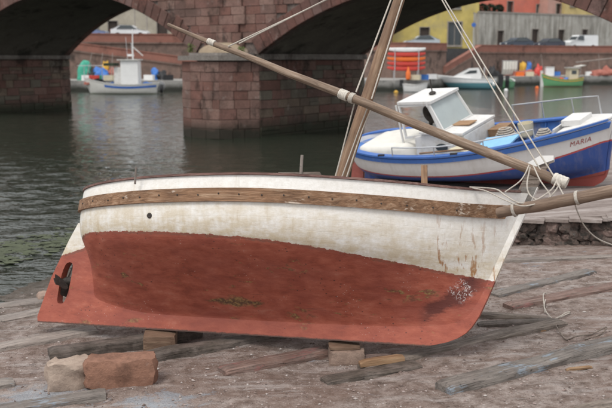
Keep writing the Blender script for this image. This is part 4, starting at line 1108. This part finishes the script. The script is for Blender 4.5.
# positions along a front at distance: t from the pixel column
def tpx(px, c0, c1):
    u = (px - 306) / FPX; a, b = flat(c0), flat(c1); c = math.cos(PITCH)
    lo, hi = -1.0, 3.0
    for _ in range(50):
        mid = (lo + hi) / 2; p = a.lerp(b, mid)
        if p.x / (p.y * c) * 1.0 < u: lo = mid
        else: hi = mid
    return lo
g0, g1 = fp(478, 111), fp(640, 126)
house('walled_building', g0, g1, ZR, gz(17, 115), 4, 'streaked', 'long streaked grey concrete building behind the parked cars', [(tpx(499.5, g0, g1), .5, 1.05, 1.9, 'shut'), (tpx(534, g0, g1), .2, 1.15, 2.5, 'shut'), (tpx(560, g0, g1), .2, 1.15, 2.5, 'shut'), (tpx(583.5, g0, g1), 1.3, 1.05, 1.5, 'shut')], False)
y0, y1 = fp(392, 112), fp(477.5, 112)
house('yellow_house', y0, y1, ZR, 13, 8, 'ochre', 'yellow plastered house with a tall grey-framed window', [(tpx(454, y0, y1), .55, 1.7, 2.9, 'big'), (tpx(424, y0, y1), .4, 1.2, 2.4, 'shut'), (tpx(454, y0, y1), 5.2, 1.3, 2, 'win'), (tpx(424, y0, y1), 5.2, 1.3, 2, 'win')])
c0, c1 = fp(497, 124), fp(545, 128)
house('coral_house', c0, c1, ZR, 18, 8, 'coral', 'coral-red house rising above the grey building', [(tpx(508, c0, c1), 5.2, 1.0, 1.7, 'shut'), (tpx(537, c0, c1), 5.0, 1.1, 1.6, 'win'), (tpx(522, c0, c1), 9, 1.1, 1.9, 'win')])
c0, c1 = fp(545.5, 126), fp(562, 128)
house('pink_house', c0, c1, ZR, 16.5, 8, 'pinkwall', 'narrow pale pink house right of the coral one', [(tpx(556, c0, c1), 5.0, 1.0, 1.7, 'shut'), (tpx(550, c0, c1), 9, 1.0, 1.7, 'win')])
c0, c1 = fp(562.5, 127), fp(600, 131)
house('straw_house', c0, c1, ZR, 14.5, 8, 'straw', 'straw-yellow house at the right, half behind the bridge arch', [(tpx(570, c0, c1), 6.4, 1.0, 1.7, 'shut'), (tpx(585, c0, c1), 6.4, 1.0, 1.7, 'win')])
c0, c1 = fp(468, 130), fp(497, 130)
house('terracotta_house', c0, c1, ZR, 15, 6, 'pinkwall', 'dull pink house between the yellow and the coral ones', [(.5, 6, 1.1, 1.8, 'shut')])
b0, b1 = fp(60, 104), fp(215, 106)
house('beige_building', b0, b1, 5.2, 12.5, 8, 'beige', 'long beige plastered building behind the cars seen through the left arch', [(tpx(114, b0, b1), .0, 1.1, 2.3, 'shut'), (tpx(163, b0, b1), .6, 1.2, 1.9, 'shut'), (tpx(95, b0, b1), .8, 1.1, 1.7, 'win'), (tpx(140, b0, b1), 4.2, 1.1, 1.7, 'win')])
h0, h1 = fp(330, 108), fp(391, 110)
house('brown_house', h0, h1, ZR, 12, 8, 'pinkwall', 'plain dull pink house behind the mast, mostly hidden by the bridge', [(.7, .2, 1.2, 2.3, 'shut'), (.3, 1.0, 1.1, 1.6, 'win')])
# dark shrubs on the terrace over the grey building
def shrub(p, r, h, label):
    m = MB(); rs = random.Random(int(p.x * 10))
    for i in range(420):
        a = rs.uniform(0, 6.28); e = rs.uniform(-1, 1); k = rs.uniform(.6, 1) ** .5
        c = Vector((r * k * math.cos(a) * math.sqrt(1 - e * e), r * .7 * k * math.sin(a) * math.sqrt(1 - e * e), h * .55 + h * .5 * k * e))
        q = Matrix.Rotation(rs.uniform(0, 6.3), 3, 'Z') @ Matrix.Rotation(rs.uniform(-1.4, 1.4), 3, 'X'); s_ = rs.uniform(.1, .24)
        m.add([c + q @ Vector(v) * s_ for v in ((-.5, 0, 0), (0, .1, .9), (.5, 0, 0), (0, -.1, -.7))], [(0, 1, 2, 3)])
    t = thing('shrub', label, 'shrub', Matrix.Translation(p), 'shrubs on the roof terrace'); m.build('foliage', 'darkleaf', t); MB().tube([(0, 0, -.1), (0, 0, h * .5)], .05, 5).build('stem', 'darkwood', t)
MT['darkleaf'] = m_plain('dark_shrub_leaf', (.03, .045, .025), .8, .5, 3)
for i, (px, lab) in enumerate(((483, 'dark shrub over the left end of the grey building, next to the yellow house'), (491, 'dark shrub over the grey building, second from the yellow house'), (499, 'dark shrub over the grey building in front of the coral house'))):
    p = at(px, 16, 113.5 + i); p.z = gz(17, 115) + .1; p.y += .5; shrub(p, .75, 1.15, lab)
MB_t = MB().box((0, 0, 0), (9, 1.6, .2)); p = at(490, 17, 115.5); tag(MB_t.build('roof_terrace', 'stonetrim', None, False, TR(p.x, p.y, gz(17, 115) - .0, R(42))), 'flat terrace slab under the dark shrubs on the grey building', 'terrace')
# round blue street sign on a pole by the yellow house
p = at(473, 46, 109); sg = thing('street_sign', 'small round blue sign on a grey pole before the yellow house', 'sign', TR(p.x, p.y, ZR))
MB().tube([(0, 0, 0), (0, 0, 3.3)], .04, 8).build('pole', 'steel', sg); MB().lathe([(.27, -.02), (.28, 0), (.27, .02)], 20, Matrix.Translation((0, -.06, 3.0)) @ Matrix.Rotation(R(90), 4, 'X')).build('sign_plate', 'blue', sg)
# utility poles through the left arch
for px, lab in ((135, 'grey lamp pole behind the white car'), (147, 'thin dark pole right of the white car')):
    p = at(px, 30, 95); o = thing('street_pole', lab, 'pole', TR(p.x, p.y, 5.2)); MB().tube([(0, 0, 0), (0, 0, 6.5)], [.08, .05], 8).build('shaft', 'stonetrim', o); MB().box((0, 0, .15), (.3, .3, .3)).build('base', 'stonetrim', o)

# ---- cars
def car(name, M, label, col, van=False, group='vehicles parked on the far bank'):
    t = thing(name, label, 'van' if van else 'car', M, group)
    if van: L_, Wd, body, cab = 4.5, 1.75, [(0, .3), (0, .95), (.25, 1.15), (.95, 1.28), (1.5, 1.92), (4.35, 1.95), (4.5, 1.8), (4.5, .3)], [(1.05, 1.3), (1.5, 1.82), (2.2, 1.84), (2.2, 1.25)]
    else: L_, Wd, body, cab = 4.0, 1.7, [(0, .3), (0, .72), (.2, .84), (1.0, .96), (1.65, 1.4), (2.9, 1.45), (3.6, 1.1), (3.95, 1.0), (4.0, .35)], [(1.15, .99), (1.7, 1.36), (2.85, 1.4), (3.35, 1.02)]
    mt = m_plain(name + '_paint', col, .3, .05, 2)
    zmid = 1.0 if not van else 1.25
    def side(y, k): return [Vector((lerp(L_ / 2, x, 1 - k * .05), y * (1 - .14 * max(0, (z - zmid) / .6)), z)) for x, z in body]
    MB().loft([side(-Wd / 2 + .04, 1), side(-Wd / 2, 0), side(Wd / 2, 0), side(Wd / 2 - .04, 1)]).build('body', mt, t, 30)
    for s_ in (-1, 1):
        yy = lambda z: s_ * (Wd / 2 * (1 - .14 * max(0, (z - zmid) / .6)) + .012)
        q = [Vector((x, yy(z), z)) for x, z in cab]; MB().loft([q, [v - Vector((0, s_ * .03, 0)) for v in q]]).build('side_window', 'glass', t)
        for x in (.75, L_ - .8):
            w = MB().lathe([(.2, -.1), (.3, -.1), (.32, -.06), (.32, .06), (.3, .1), (.2, .1)], 16, Matrix.Translation((x, s_ * (Wd / 2 - .08), .32)) @ Matrix.Rotation(R(90), 4, 'X')).build('wheel', 'black', t)
            MB().lathe([(.19, -.105), (.19, .105)], 12, Matrix.Translation((x, s_ * (Wd / 2 - .08), .32)) @ Matrix.Rotation(R(90), 4, 'X')).build('hubcap', 'steel', w)
    ws = [(cab[0][0] - .12, cab[0][1] + .0), (cab[1][0] - .06, cab[1][1] + .02)]
    (x0, z0), (x1, z1) = ws; hw = Wd / 2 * .86
    MB().loft([[Vector((x0, -hw, z0)), Vector((x0, hw, z0)), Vector((x1, hw * .95, z1)), Vector((x1, -hw * .95, z1))], [Vector((x0 + .05, -hw, z0 - .02)), Vector((x0 + .05, hw, z0 - .02)), Vector((x1 + .05, hw * .95, z1 - .02)), Vector((x1 + .05, -hw * .95, z1 - .02))]]).build('windscreen', 'glass', t)
    for s_ in (-1, 1):
        MB().box((.02, s_ * .6, .68), (.06, .28, .14)).build('headlight', 'whitebright', t); MB().box((L_ - .01, s_ * .68, .85), (.05, .16, .22)).build('tail_light', 'redplastic', t)
    MB().box((-.01, 0, .42), (.1, Wd - .1, .16)).build('bumper', 'black', t)
    return t
def park(px, Y, z, rz): p = at(px, 47, Y); return TR(p.x, p.y, z, rz)
car('parked_car', park(503, 108, ZR, R(22)), 'dark blue-grey parked car, left of the two dark cars', (.05, .065, .09))
car('parked_car', park(536, 112, ZR, R(22)), 'dark parked car beside the white van', (.05, .055, .075))
car('parked_van', park(566, 115, ZR, R(20)), 'white van parked before the grey concrete building', (.7, .71, .71), True)
car('parked_car', park(404, 99, ZR, R(3)), 'silver parked car above the stacked kayaks', (.42, .46, .5))
car('parked_car', park(149, 94.5, 5.2, R(180)), 'white car with a red tail light, seen through the left arch', (.68, .69, .7))
car('parked_car', park(108, 96, 5.2, R(180)), 'blue car half hidden behind the left arch', (.16, .2, .34))

# ---- moored boats
def simple_boat(name, M, label, L_, B, zs, bands, stern=2.6, sexp=.4, rake=.5, um=.45, draft=.35, group=None, cap='white', nv=14):
    t = thing(name, label, 'boat', M, group)
    hb = Hull([(.03, 0), (.55, .12), (.85, .35), (.97, .7), (1, 1)], B / 2, lambda z: interp([(0, .2), (1.2, 0)], z), lambda z: L_ - rake + rake * min(1, max(0, z) / 1.2), lambda u: -draft, lambda u: interp(zs, u), um, stern, sexp, .8, lambda x: 0, 30, (.05, .35))
    hb.shell('hull', m_hull(name + '_paint', bands, jit=.004), t, nv); hb.cap('gunwale', cap, t, .04, .1, .05); hb.deck('deck', 'quay', t, .72, .03, .95)
    return t, hb
def box_part(t, name, c, d, mat, rot=None): return MB().box(c, d, rot).build(name, mat, t)
# white fishing boat through the left arch: bow to the left
p = at(160, 93, 75.6); q = at(84, 93, 75.2)
LB = (p - q).length
fb, fh = simple_boat('fishing_boat', TR(p.x, p.y, 0, R(180)), 'white fishing boat with a blue stripe and tall white cabin, through the left arch', LB, 2.6, [(0, .95), (.4, .8), (.7, .95), (1, 1.35)],
    [(-.0, (.2, .08, .06)), (.08, (.25, .27, .22)), (9, (.62, .61, .57))])
st_ = fh.strip('stripe', 'blue', fb, .77, .9, .012, .01, .02, .72)
box_part(fb, 'cabin', (2.5, 0, 1.75), (1.5, 1.5, 2.3), 'whitebright'); box_part(fb, 'cabin_wing', (3.5, -.05, 1.45), (.75, 1.3, 1.7), 'white'); box_part(fb, 'cabin_roof', (2.55, 0, 2.95), (1.9, 1.8, .09), 'white')
MB().tube([(2.3, 0, 3), (2.25, 0, 5.6)], [.06, .04], 8).build('mast', 'whitebright', fb); MB().tube([(2.3, 0, 4.1), (1.4, 0, 3.3)], .04, 6).build('boom', 'white', fb)
for dx in (.25, .7): MB().tube([(2.0 + dx, .3, 3.0), (2.1 + dx, .3, 4.2 + dx)], .02, 6).build('aerial', 'steel', fb)
box_part(fb, 'radar', (2.5, -.2, 3.35), (.5, .35, .18), 'whitebright'); box_part(fb, 'canopy', (4.2, 0, 2.55), (1.0, 1.7, .25), MT['darkleaf'])
box_part(fb, 'canopy_frame', (5.4, 0, 2.45), (3.2, 1.5, .05), 'steel')
for x in (3.9, 5.2, 6.8): MB().tube([(x, -.7, .8), (x, -.7, 2.45)], .03, 6).build('canopy_post', 'steel', fb)
MB().lathe([(.18, -.12), (.42, -.12), (.42, .12), (.18, .12)], 16, Matrix.Translation((.1, -.9, .65)) @ Matrix.Rotation(R(90), 4, 'X')).build('net_drum', 'steel', fb)
MB().lathe([(.2, -.1), (.36, -.1), (.4, 0), (.36, .1), (.2, .1)], 16, Matrix.Translation((-.15, 0, .45)) @ Matrix.Rotation(R(90), 4, 'Y')).build('tyre_fender', 'black', fb)
def lump(name, p, r, mat, label, cat, sd=0, group=None, flatb=True):
    bm = bmesh.new(); bmesh.ops.create_icosphere(bm, subdivisions=3, radius=1)
    for v in bm.verts:
        c = v.co; k = .8 + .45 * noise.noise(c * 1.9 + Vector((sd, 0, 0))) + .3 * noise.noise(c * 4.5 + Vector((0, sd, 0))) + .1 * noise.noise(c * 11 + Vector((0, sd, 0)))
        v.co = Vector((c.x * r[0] * k, c.y * r[1] * k, max(-.0, c.z) * r[2] * k + (0 if c.z > 0 else c.z * .02)))
    me = bpy.data.meshes.new(name); bm.to_mesh(me); bm.free(); me.materials.append(MT[mat]); me.polygons.foreach_set('use_smooth', [True] * len(me.polygons))
    o = link(name, me, None, Matrix.Translation(p)); tag(o, label, cat, group); return o
def deckp(root, x, y, z): return WM[root.name] @ Vector((x, y, z))
lump('blue_bundle', deckp(fb, 4.3, -.3, .62), (.7, .6, .42), 'bluetarp', 'blue tarpaulin bundle on the white fishing boat, left of its cabin', 'tarpaulin', 1)
lump('net_bundle', deckp(fb, 5.4, -.2, .7), (.9, .7, .7), 'black', 'dark net bundle near the bow of the white fishing boat', 'net', 60)
lump('net_bundle', deckp(fb, 6.2, -.1, .8), (.6, .6, .55), 'net', 'rust-red net bundle at the bow of the white fishing boat', 'net', 61)
lump('blue_bundle', deckp(fb, 1.2, -.4, .68), (.6, .5, .4), 'bluetarp', 'blue bundle on the stern of the white fishing boat, right of its cabin', 'tarpaulin', 2)
# gear heaped on the quay at left
for i, (px, py, Y, r, mat, lab, cat) in enumerate([
    (84, 82, 83, (1.0, .9, 2.1), 'greentarp', 'green tarpaulin over gear on the quay, by the bridge pier', 'tarpaulin'),
    (91, 82, 83, (1.1, 1, 1.2), 'black', 'black heap of gear on the quay beside the green tarpaulin', 'heap'),
    (101, 82, 83, (1.1, .9, 1.35), 'bluetarp', 'bright blue tarpaulin heap on the quay left of the fishing boat cabin', 'tarpaulin'),
    (105, 82, 84.5, (.55, .6, 1.9), 'yellow', 'orange-yellow bundle behind the blue tarpaulin on the quay', 'bundle'),
    (113, 82, 84, (1.1, .8, 1.3), 'net', 'rust-red net pile on the quay behind the fishing boat bow', 'net'),
    (163, 82, 84, (.7, .7, 1.0), 'black', 'dark drum of gear on the quay right of the fishing boat', 'heap'),
    (156, 80, 84, (.5, .5, 1.5), 'bluetarp', 'small blue bundle on the quay behind the fishing boat stern', 'bundle')]):
    p = at(px, py, Y); lump('gear_heap', (p.x, p.y, 1.0), r, mat, lab, cat, i + 3, 'gear heaped on the far quay')

# kayak rack
p = at(388, 78, 84); kr = thing('kayak_rack', 'metal rack on the quay carrying the stacked kayaks', 'rack', TR(p.x, p.y, 1.0, R(0)))
KW = 3.5
for x in (.6, KW - .6):
    for y in (-.45, .45): MB().tube([(x, y, 0), (x, y, 3.0)], .04, 6).build('post', 'steel', kr)
    for k in range(5): MB().tube([(x, -.5, .82 + k * .45), (x, .5, .82 + k * .45)], .03, 6).build('bar', 'steel', kr)
def kayak(k, mat, label):
    m = MB(); rings = []
    for i in range(17):
        t = i / 16; w = .42 * max(.03, math.sin(math.pi * t)) ** .4; h = .222 * max(.08, math.sin(math.pi * t)) ** .3; x = -.1 + (KW + .2) * t; rise = .12 * (2 * t - 1) ** 4
        rings.append([Vector((x, w * math.copysign(abs(math.cos(a)) ** .5, math.cos(a)), rise + h * math.copysign(abs(math.sin(a)) ** .5, math.sin(a)))) for a in [2 * math.pi * q / 12 for q in range(12)]])
    o = m.loft(rings).build('hull', mat, None, True); th = thing('kayak', label, 'kayak', TR(p.x, p.y, 1.0 + .85 + .23 + k * .45), 'kayaks stacked on the rack'); o.parent = th
    MB().lathe([(.19, 0), (.24, .02), (.2, .05)], 14, Matrix.Translation((KW / 2, 0, .21)) @ Matrix.Diagonal((1.6, 1, 1, 1))).build('cockpit_rim', 'black', th)
kayak(0, 'redplastic', 'red kayak at the bottom of the rack'); kayak(1, 'redplastic', 'red kayak second from the bottom of the rack'); kayak(2, 'orangeplastic', 'orange kayak in the middle of the rack'); kayak(3, 'redplastic', 'red kayak just below the white one on the rack'); kayak(4, 'whitebright', 'white kayak on top of the rack')
o = thing('orange_buoy', 'orange upright buoy standing on the quay below the kayaks', 'buoy', TR(*at(408, 84, 83.2).xy, 1.0)); MB().lathe([(.1, 0), (.22, .1), (.24, .7), (.14, .9), (.05, 1.3)], 12).build('float', 'orangeplastic', o, True)
# small white dinghy beneath the rack
p = at(402, 91, 80.2)
sb, _ = simple_boat('dinghy', TR(p.x, p.y, 0, R(-25)), 'small white dinghy moored below the kayak rack', 2.6, 1.2, [(0, .7), (.5, .62), (1, .85)], [(.02, (.1, .1, .1)), (9, (.66, .66, .65))], rake=.3)
box_part(sb, 'outboard', (-.05, 0, .8), (.3, .3, .6), 'black')
# cabin cruiser
p = at(497, 88.5, 87.5); q = at(437, 88.5, 88.5)
LB = (p - q).length
cr, ch = simple_boat('cabin_cruiser', TR(p.x, p.y, 0, math.atan2(q.y - p.y, q.x - p.x)), 'white cabin cruiser with a teal hull band moored at the far quay', LB, 2.3, [(0, .95), (.4, 1.0), (.8, 1.2), (1, 1.35)], [(.05, (.03, .06, .07)), (.62, (.1, .25, .29)), (9, (.7, .71, .71))], sexp=.25, rake=1.4, cap='whitebright')
ch.deck('foredeck', 'whitebright', cr, 1, .45, .97, .06, 0)
MB().prism([(1.7, .9), (4.6, 1.1), (3.9, 1.55), (2.9, 2.05), (1.9, 2.1), (1.6, 1.4)], 1.7).build('cabin', 'whitebright', cr)
MB().prism([(3.82, 1.56), (4.2, 1.34), (3.0, 2.0), (2.9, 2.02)], 1.5, Matrix.Translation((.03, 0, .03))).build('windscreen', 'glass', cr)
for s_ in (-1, 1): MB().prism([(2.1, 1.6), (3.4, 1.5), (2.8, 1.85), (2.1, 1.9)], .03, Matrix.Translation((0, s_ * .855, 0))).build('side_window', 'glass', cr)
for s_ in (-.45, .45):
    ob = MB().prism([(-.5, .2), (-.2, .2), (-.12, .9), (.0, 1.45), (-.5, 1.5), (-.6, 1.0)], .38, Matrix.Translation((0, s_, 0))).build('outboard_motor', 'black', cr)
MB().tube([(1.4, -.9, 1.0), (1.3, -.9, 2.2), (1.3, .9, 2.2), (1.4, .9, 1.0)], .03, 6).build('arch_rail', 'steel', cr)
MB().lathe([(.01, -.2), (.13, -.12), (.15, .1), (.05, .2), (.01, .22)], 10, Matrix.Translation((.4, 1.25, .5))).build('fender', 'whitebright', cr, True)
# second outboard boat, end on
p = at(507, 89, 89)
ob2, _ = simple_boat('outboard_boat', TR(p.x, p.y, 0, R(75)), 'small open boat with a black outboard between the cruiser and the quay', 3.6, 1.5, [(0, .75), (.5, .7), (1, .95)], [(.05, (.05, .1, .06)), (9, (.12, .3, .16))], rake=.5)
MB().prism([(-.4, .1), (-.15, .1), (-.1, .7), (.05, 1.25), (-.4, 1.35), (-.5, .8)], .4).build('outboard_motor', 'black', ob2)
box_part(ob2, 'seat', (1.4, 0, .6), (.4, 1.2, .06), 'whitebright')
# green boat: bow to the left
p = at(583, 87, 95.5); q = at(540.5, 87, 95); LB = (p - q).length
gb, gh = simple_boat('green_boat', TR(p.x, p.y, 0, math.atan2(q.y - p.y, q.x - p.x)), 'green fishing boat with a yellow rail and cream cabin at the far quay', LB, 2.0, [(0, .95), (.4, .75), (.75, .95), (1, 1.4)], [(.06, (.2, .1, .08)), (9, (.14, .36, .17))], rake=.35, cap='yellow')
gh.strip('rail_stripe', 'yellow', gb, .84, .9, .03, .01, .02, .97); box_part(gb, 'cabin', (1.35, 0, 1.25), (1.0, 1.1, 1.5), 'cream'); box_part(gb, 'cabin_roof', (1.35, 0, 2.05), (1.3, 1.4, .07), 'white')
box_part(gb, 'cabin_window', (1.35, .555, 1.55), (.55, .03, .4), 'glass'); MB().tube([(.5, 0, .6), (.35, 0, 2.4)], .04, 6).build('mast', 'white', gb); MB().prism([(LB - .32, -.2), (LB + .02, .0), (LB + .08, 1.75), (LB - .16, 1.75)], .16).build('stem_post', 'white', gb)
box_part(gb, 'awning', (.5, 0, 2.25), (.9, 1.2, .06), 'canvas', Matrix.Rotation(R(8), 3, 'Y'))
lump('red_bundle', deckp(gb, 2.6, .1, .55), (.4, .4, .5), 'redplastic', 'small red bundle on the green boat', 'bundle', 30); lump('blue_bundle', deckp(gb, 2.1, .2, .55), (.4, .35, .5), 'bluetarp', 'small blue bundle before the cabin of the green boat', 'bundle', 31)
# gear on the right quay
for i, (px, Y, r, mat, lab, cat) in enumerate([
    (517, 103, (1.6, 1.1, .75), 'net', 'rust-red net pile on the quay left of the yellow float', 'net'), (526, 103, (1.4, 1.0, .9), 'net', 'rust-red net pile on the quay under the blue drum', 'net'),
    (538, 103, (.7, .6, 1.6), 'redplastic', 'bright red bundle on the quay left of the white box', 'bundle'), (597, 104, (1.4, 1.0, .85), 'net', 'rust-red net pile on the quay right of the green boat', 'net'),
    (609, 105, (1.5, 1.0, 1.2), 'net', 'large rust-red net pile on the quay at the right edge', 'net'), (522.5, 104.5, (.5, .5, 2.1), 'yellow', 'yellow float on top of gear on the far quay', 'float'),
    (528, 104.5, (.5, .5, 2.0), 'bluetarp', 'blue drum-shaped bundle right of the yellow float', 'bundle'), (533, 104, (.7, .6, 1.1), 'black', 'dark heap between the blue and red bundles', 'heap'), (493, 97, (.8, .6, 1.4), 'black', 'dark heap on the quay behind the cruiser', 'heap')]):
    p = at(px, 75, Y); lump('gear_heap', (p.x, p.y, 1.0), r, mat, lab, cat, 40 + i, 'gear heaped on the far quay')
p = at(510, 70, 102); sh_ = thing('hung_sheet', 'white striped sheet hung on a frame on the far quay', 'sheet', TR(p.x, p.y, 1.0, R(20)))
m = MB(); m.loft([[Vector((-1.0 + 2.0 * k / 20, .08 * math.sin(k * 1.6) + (.35 if z < .3 else 0), z)) for k in range(21)] for z in (.15, .8, 1.4, 1.75)], closed=False)
m.loft([[v + Vector((0, .02, 0)) for v in [Vector((-1.0 + 2.0 * k / 20, .08 * math.sin(k * 1.6) + (.35 if z < .3 else 0), z)) for k in range(21)]] for z in (.15, .8, 1.4, 1.75)], closed=False); m.build('cloth', 'canvas', sh_)
MB().tube([(-1.05, .05, 0), (-1.05, .05, 1.8), (1.05, .05, 1.8), (1.05, .05, 0)], .035, 6).build('frame', 'steel', sh_)
p = at(549, 74, 103); bxo = thing('white_crate', 'pale plastic fish box standing on the quay behind the green boat bow', 'crate', TR(p.x, p.y, 1.0)); MB().box((0, 0, .5), (1.0, .8, 1.0)).build('side_walls', 'whitebright', bxo); MB().box((0, 0, 1.04), (1.08, .88, .07)).build('rim', 'white', bxo)
for px, py, mat, lab in ((537, 88, 'orangeplastic', 'orange buoy floating left of the green boat'), (506, 90.5, 'whitebright', 'white buoy floating before the outboard boat'), (396, 92.5, 'yellow', 'yellow buoy floating near the dinghy')):
    p = atz(px, py, 0); o = thing('mooring_buoy', lab, 'buoy', TR(p.x, p.y, -.08)); MB().lathe([(.03, -.14), (.14, -.1), (.21, .04), (.18, .19), (.08, .26), (.03, .28)], 14).build('float', mat, o, True); MB().tube([(0, 0, .26), (0, 0, .34)], .03, 6).build('ring', 'darkiron', o)
p = at(600, 66, 106); o = thing('spare_spar', 'pale spar propped along the quay wall right of the green boat', 'spar', TR(p.x, p.y, 1.0)); MB().tube([(-3, 0, 1.55), (3, 0, 2.25)], [.1, .07], 8).build('pole', 'palewood', o)
for x in (-2.2, 2.2): MB().tube([(x - .3, 0, 0), (x, 0, 1.65 + .117 * x), (x + .3, 0, 0)], .05, 6).build('trestle', 'oldwood', o)

# crates, drums and poles among the gear on both quays
rs = random.Random(21)
cl = [('bluetarp', 'blue'), ('whitebright', 'white'), ('orangeplastic', 'orange'), ('greentarp', 'green'), ('black', 'black'), ('cream', 'cream'), ('redplastic', 'red')]
def crate(px, Y, z, d, mat, label):
    p = at(px, 70, Y); t = thing('fish_crate', label, 'crate', TR(p.x, p.y, z, rs.uniform(-.4, .4)), 'crates on the far quay'); w, h = d
    m = MB()
    for sx in (-1, 1): m.box((sx * w / 2, 0, h / 2), (.04, .5, h)); m.box((0, sx * .25, h / 2), (w - .045, .04, h - .004))
    m.box((0, 0, .03), (w - .05, .44, .04)); m.build('shell', mat, t)
    MB().box((0, 0, h * .72), (w - .06, .43, h * .3)).build('contents', 'net', t)
for px, Y, z, mat, lab in [(87, 81.5, 1.0, 'whitebright', 'white crate on the quay below the green tarpaulin'), (94, 81.3, 1.0, 'redplastic', 'red crate on the quay left of the blue tarpaulin'), (96.5, 81.6, 1.0, 'greentarp', 'green crate on the quay at the foot of the blue tarpaulin'),
    (108.5, 81.4, 1.0, 'cream', 'cream crate on the quay right of the blue tarpaulin'), (149, 83, 1.0, 'whitebright', 'white crate on the quay right of the fishing boat cabin'), (168, 82.5, 1.0, 'black', 'black crate on the quay near the bridge pier'),
    (556, 103.5, 1.0, 'bluetarp', 'blue crate on the quay behind the green boat'), (590, 104, 1.0, 'whitebright', 'white crate on the quay between green boat and net pile'), (520, 101.5, 1.0, 'orangeplastic', 'orange crate in front of the net piles'), (530, 101.8, 1.0, 'cream', 'cream crate at the foot of the red net piles'),
    (416, 83.5, 1.0, 'cream', 'cream crate on the quay right of the kayak rack'), (424, 84.5, 1.0, 'bluetarp', 'blue crate on the quay between kayaks and cruiser'), (432, 87, 1.0, 'whitebright', 'white crate on the quay behind the cruiser bow')]:
    crate(px, Y, z, (.9, .5), mat, lab)
for i, (px, Y, lab) in enumerate([(86, 82, 'leaning pole over the green tarpaulin'), (99, 82.6, 'leaning pole behind the blue tarpaulin'), (111, 82.6, 'leaning pole beside the net pile, left quay'), (600, 104, 'leaning pole among the nets at the right edge'), (544, 104, 'leaning pole beside the white fish box')]):
    p = at(px, 70, Y); o = thing('leaning_pole', lab, 'pole', TR(p.x, p.y, 1.0), 'poles among the quay gear'); MB().tube([(0, 0, 0), (.5 - .2 * i, .5, 2.6)], [.045, .03], 6).build('shaft', 'palewood', o); MB().lathe([(.12, 0), (.14, .02), (.05, .08)], 8).build('foot', 'darkiron', o)
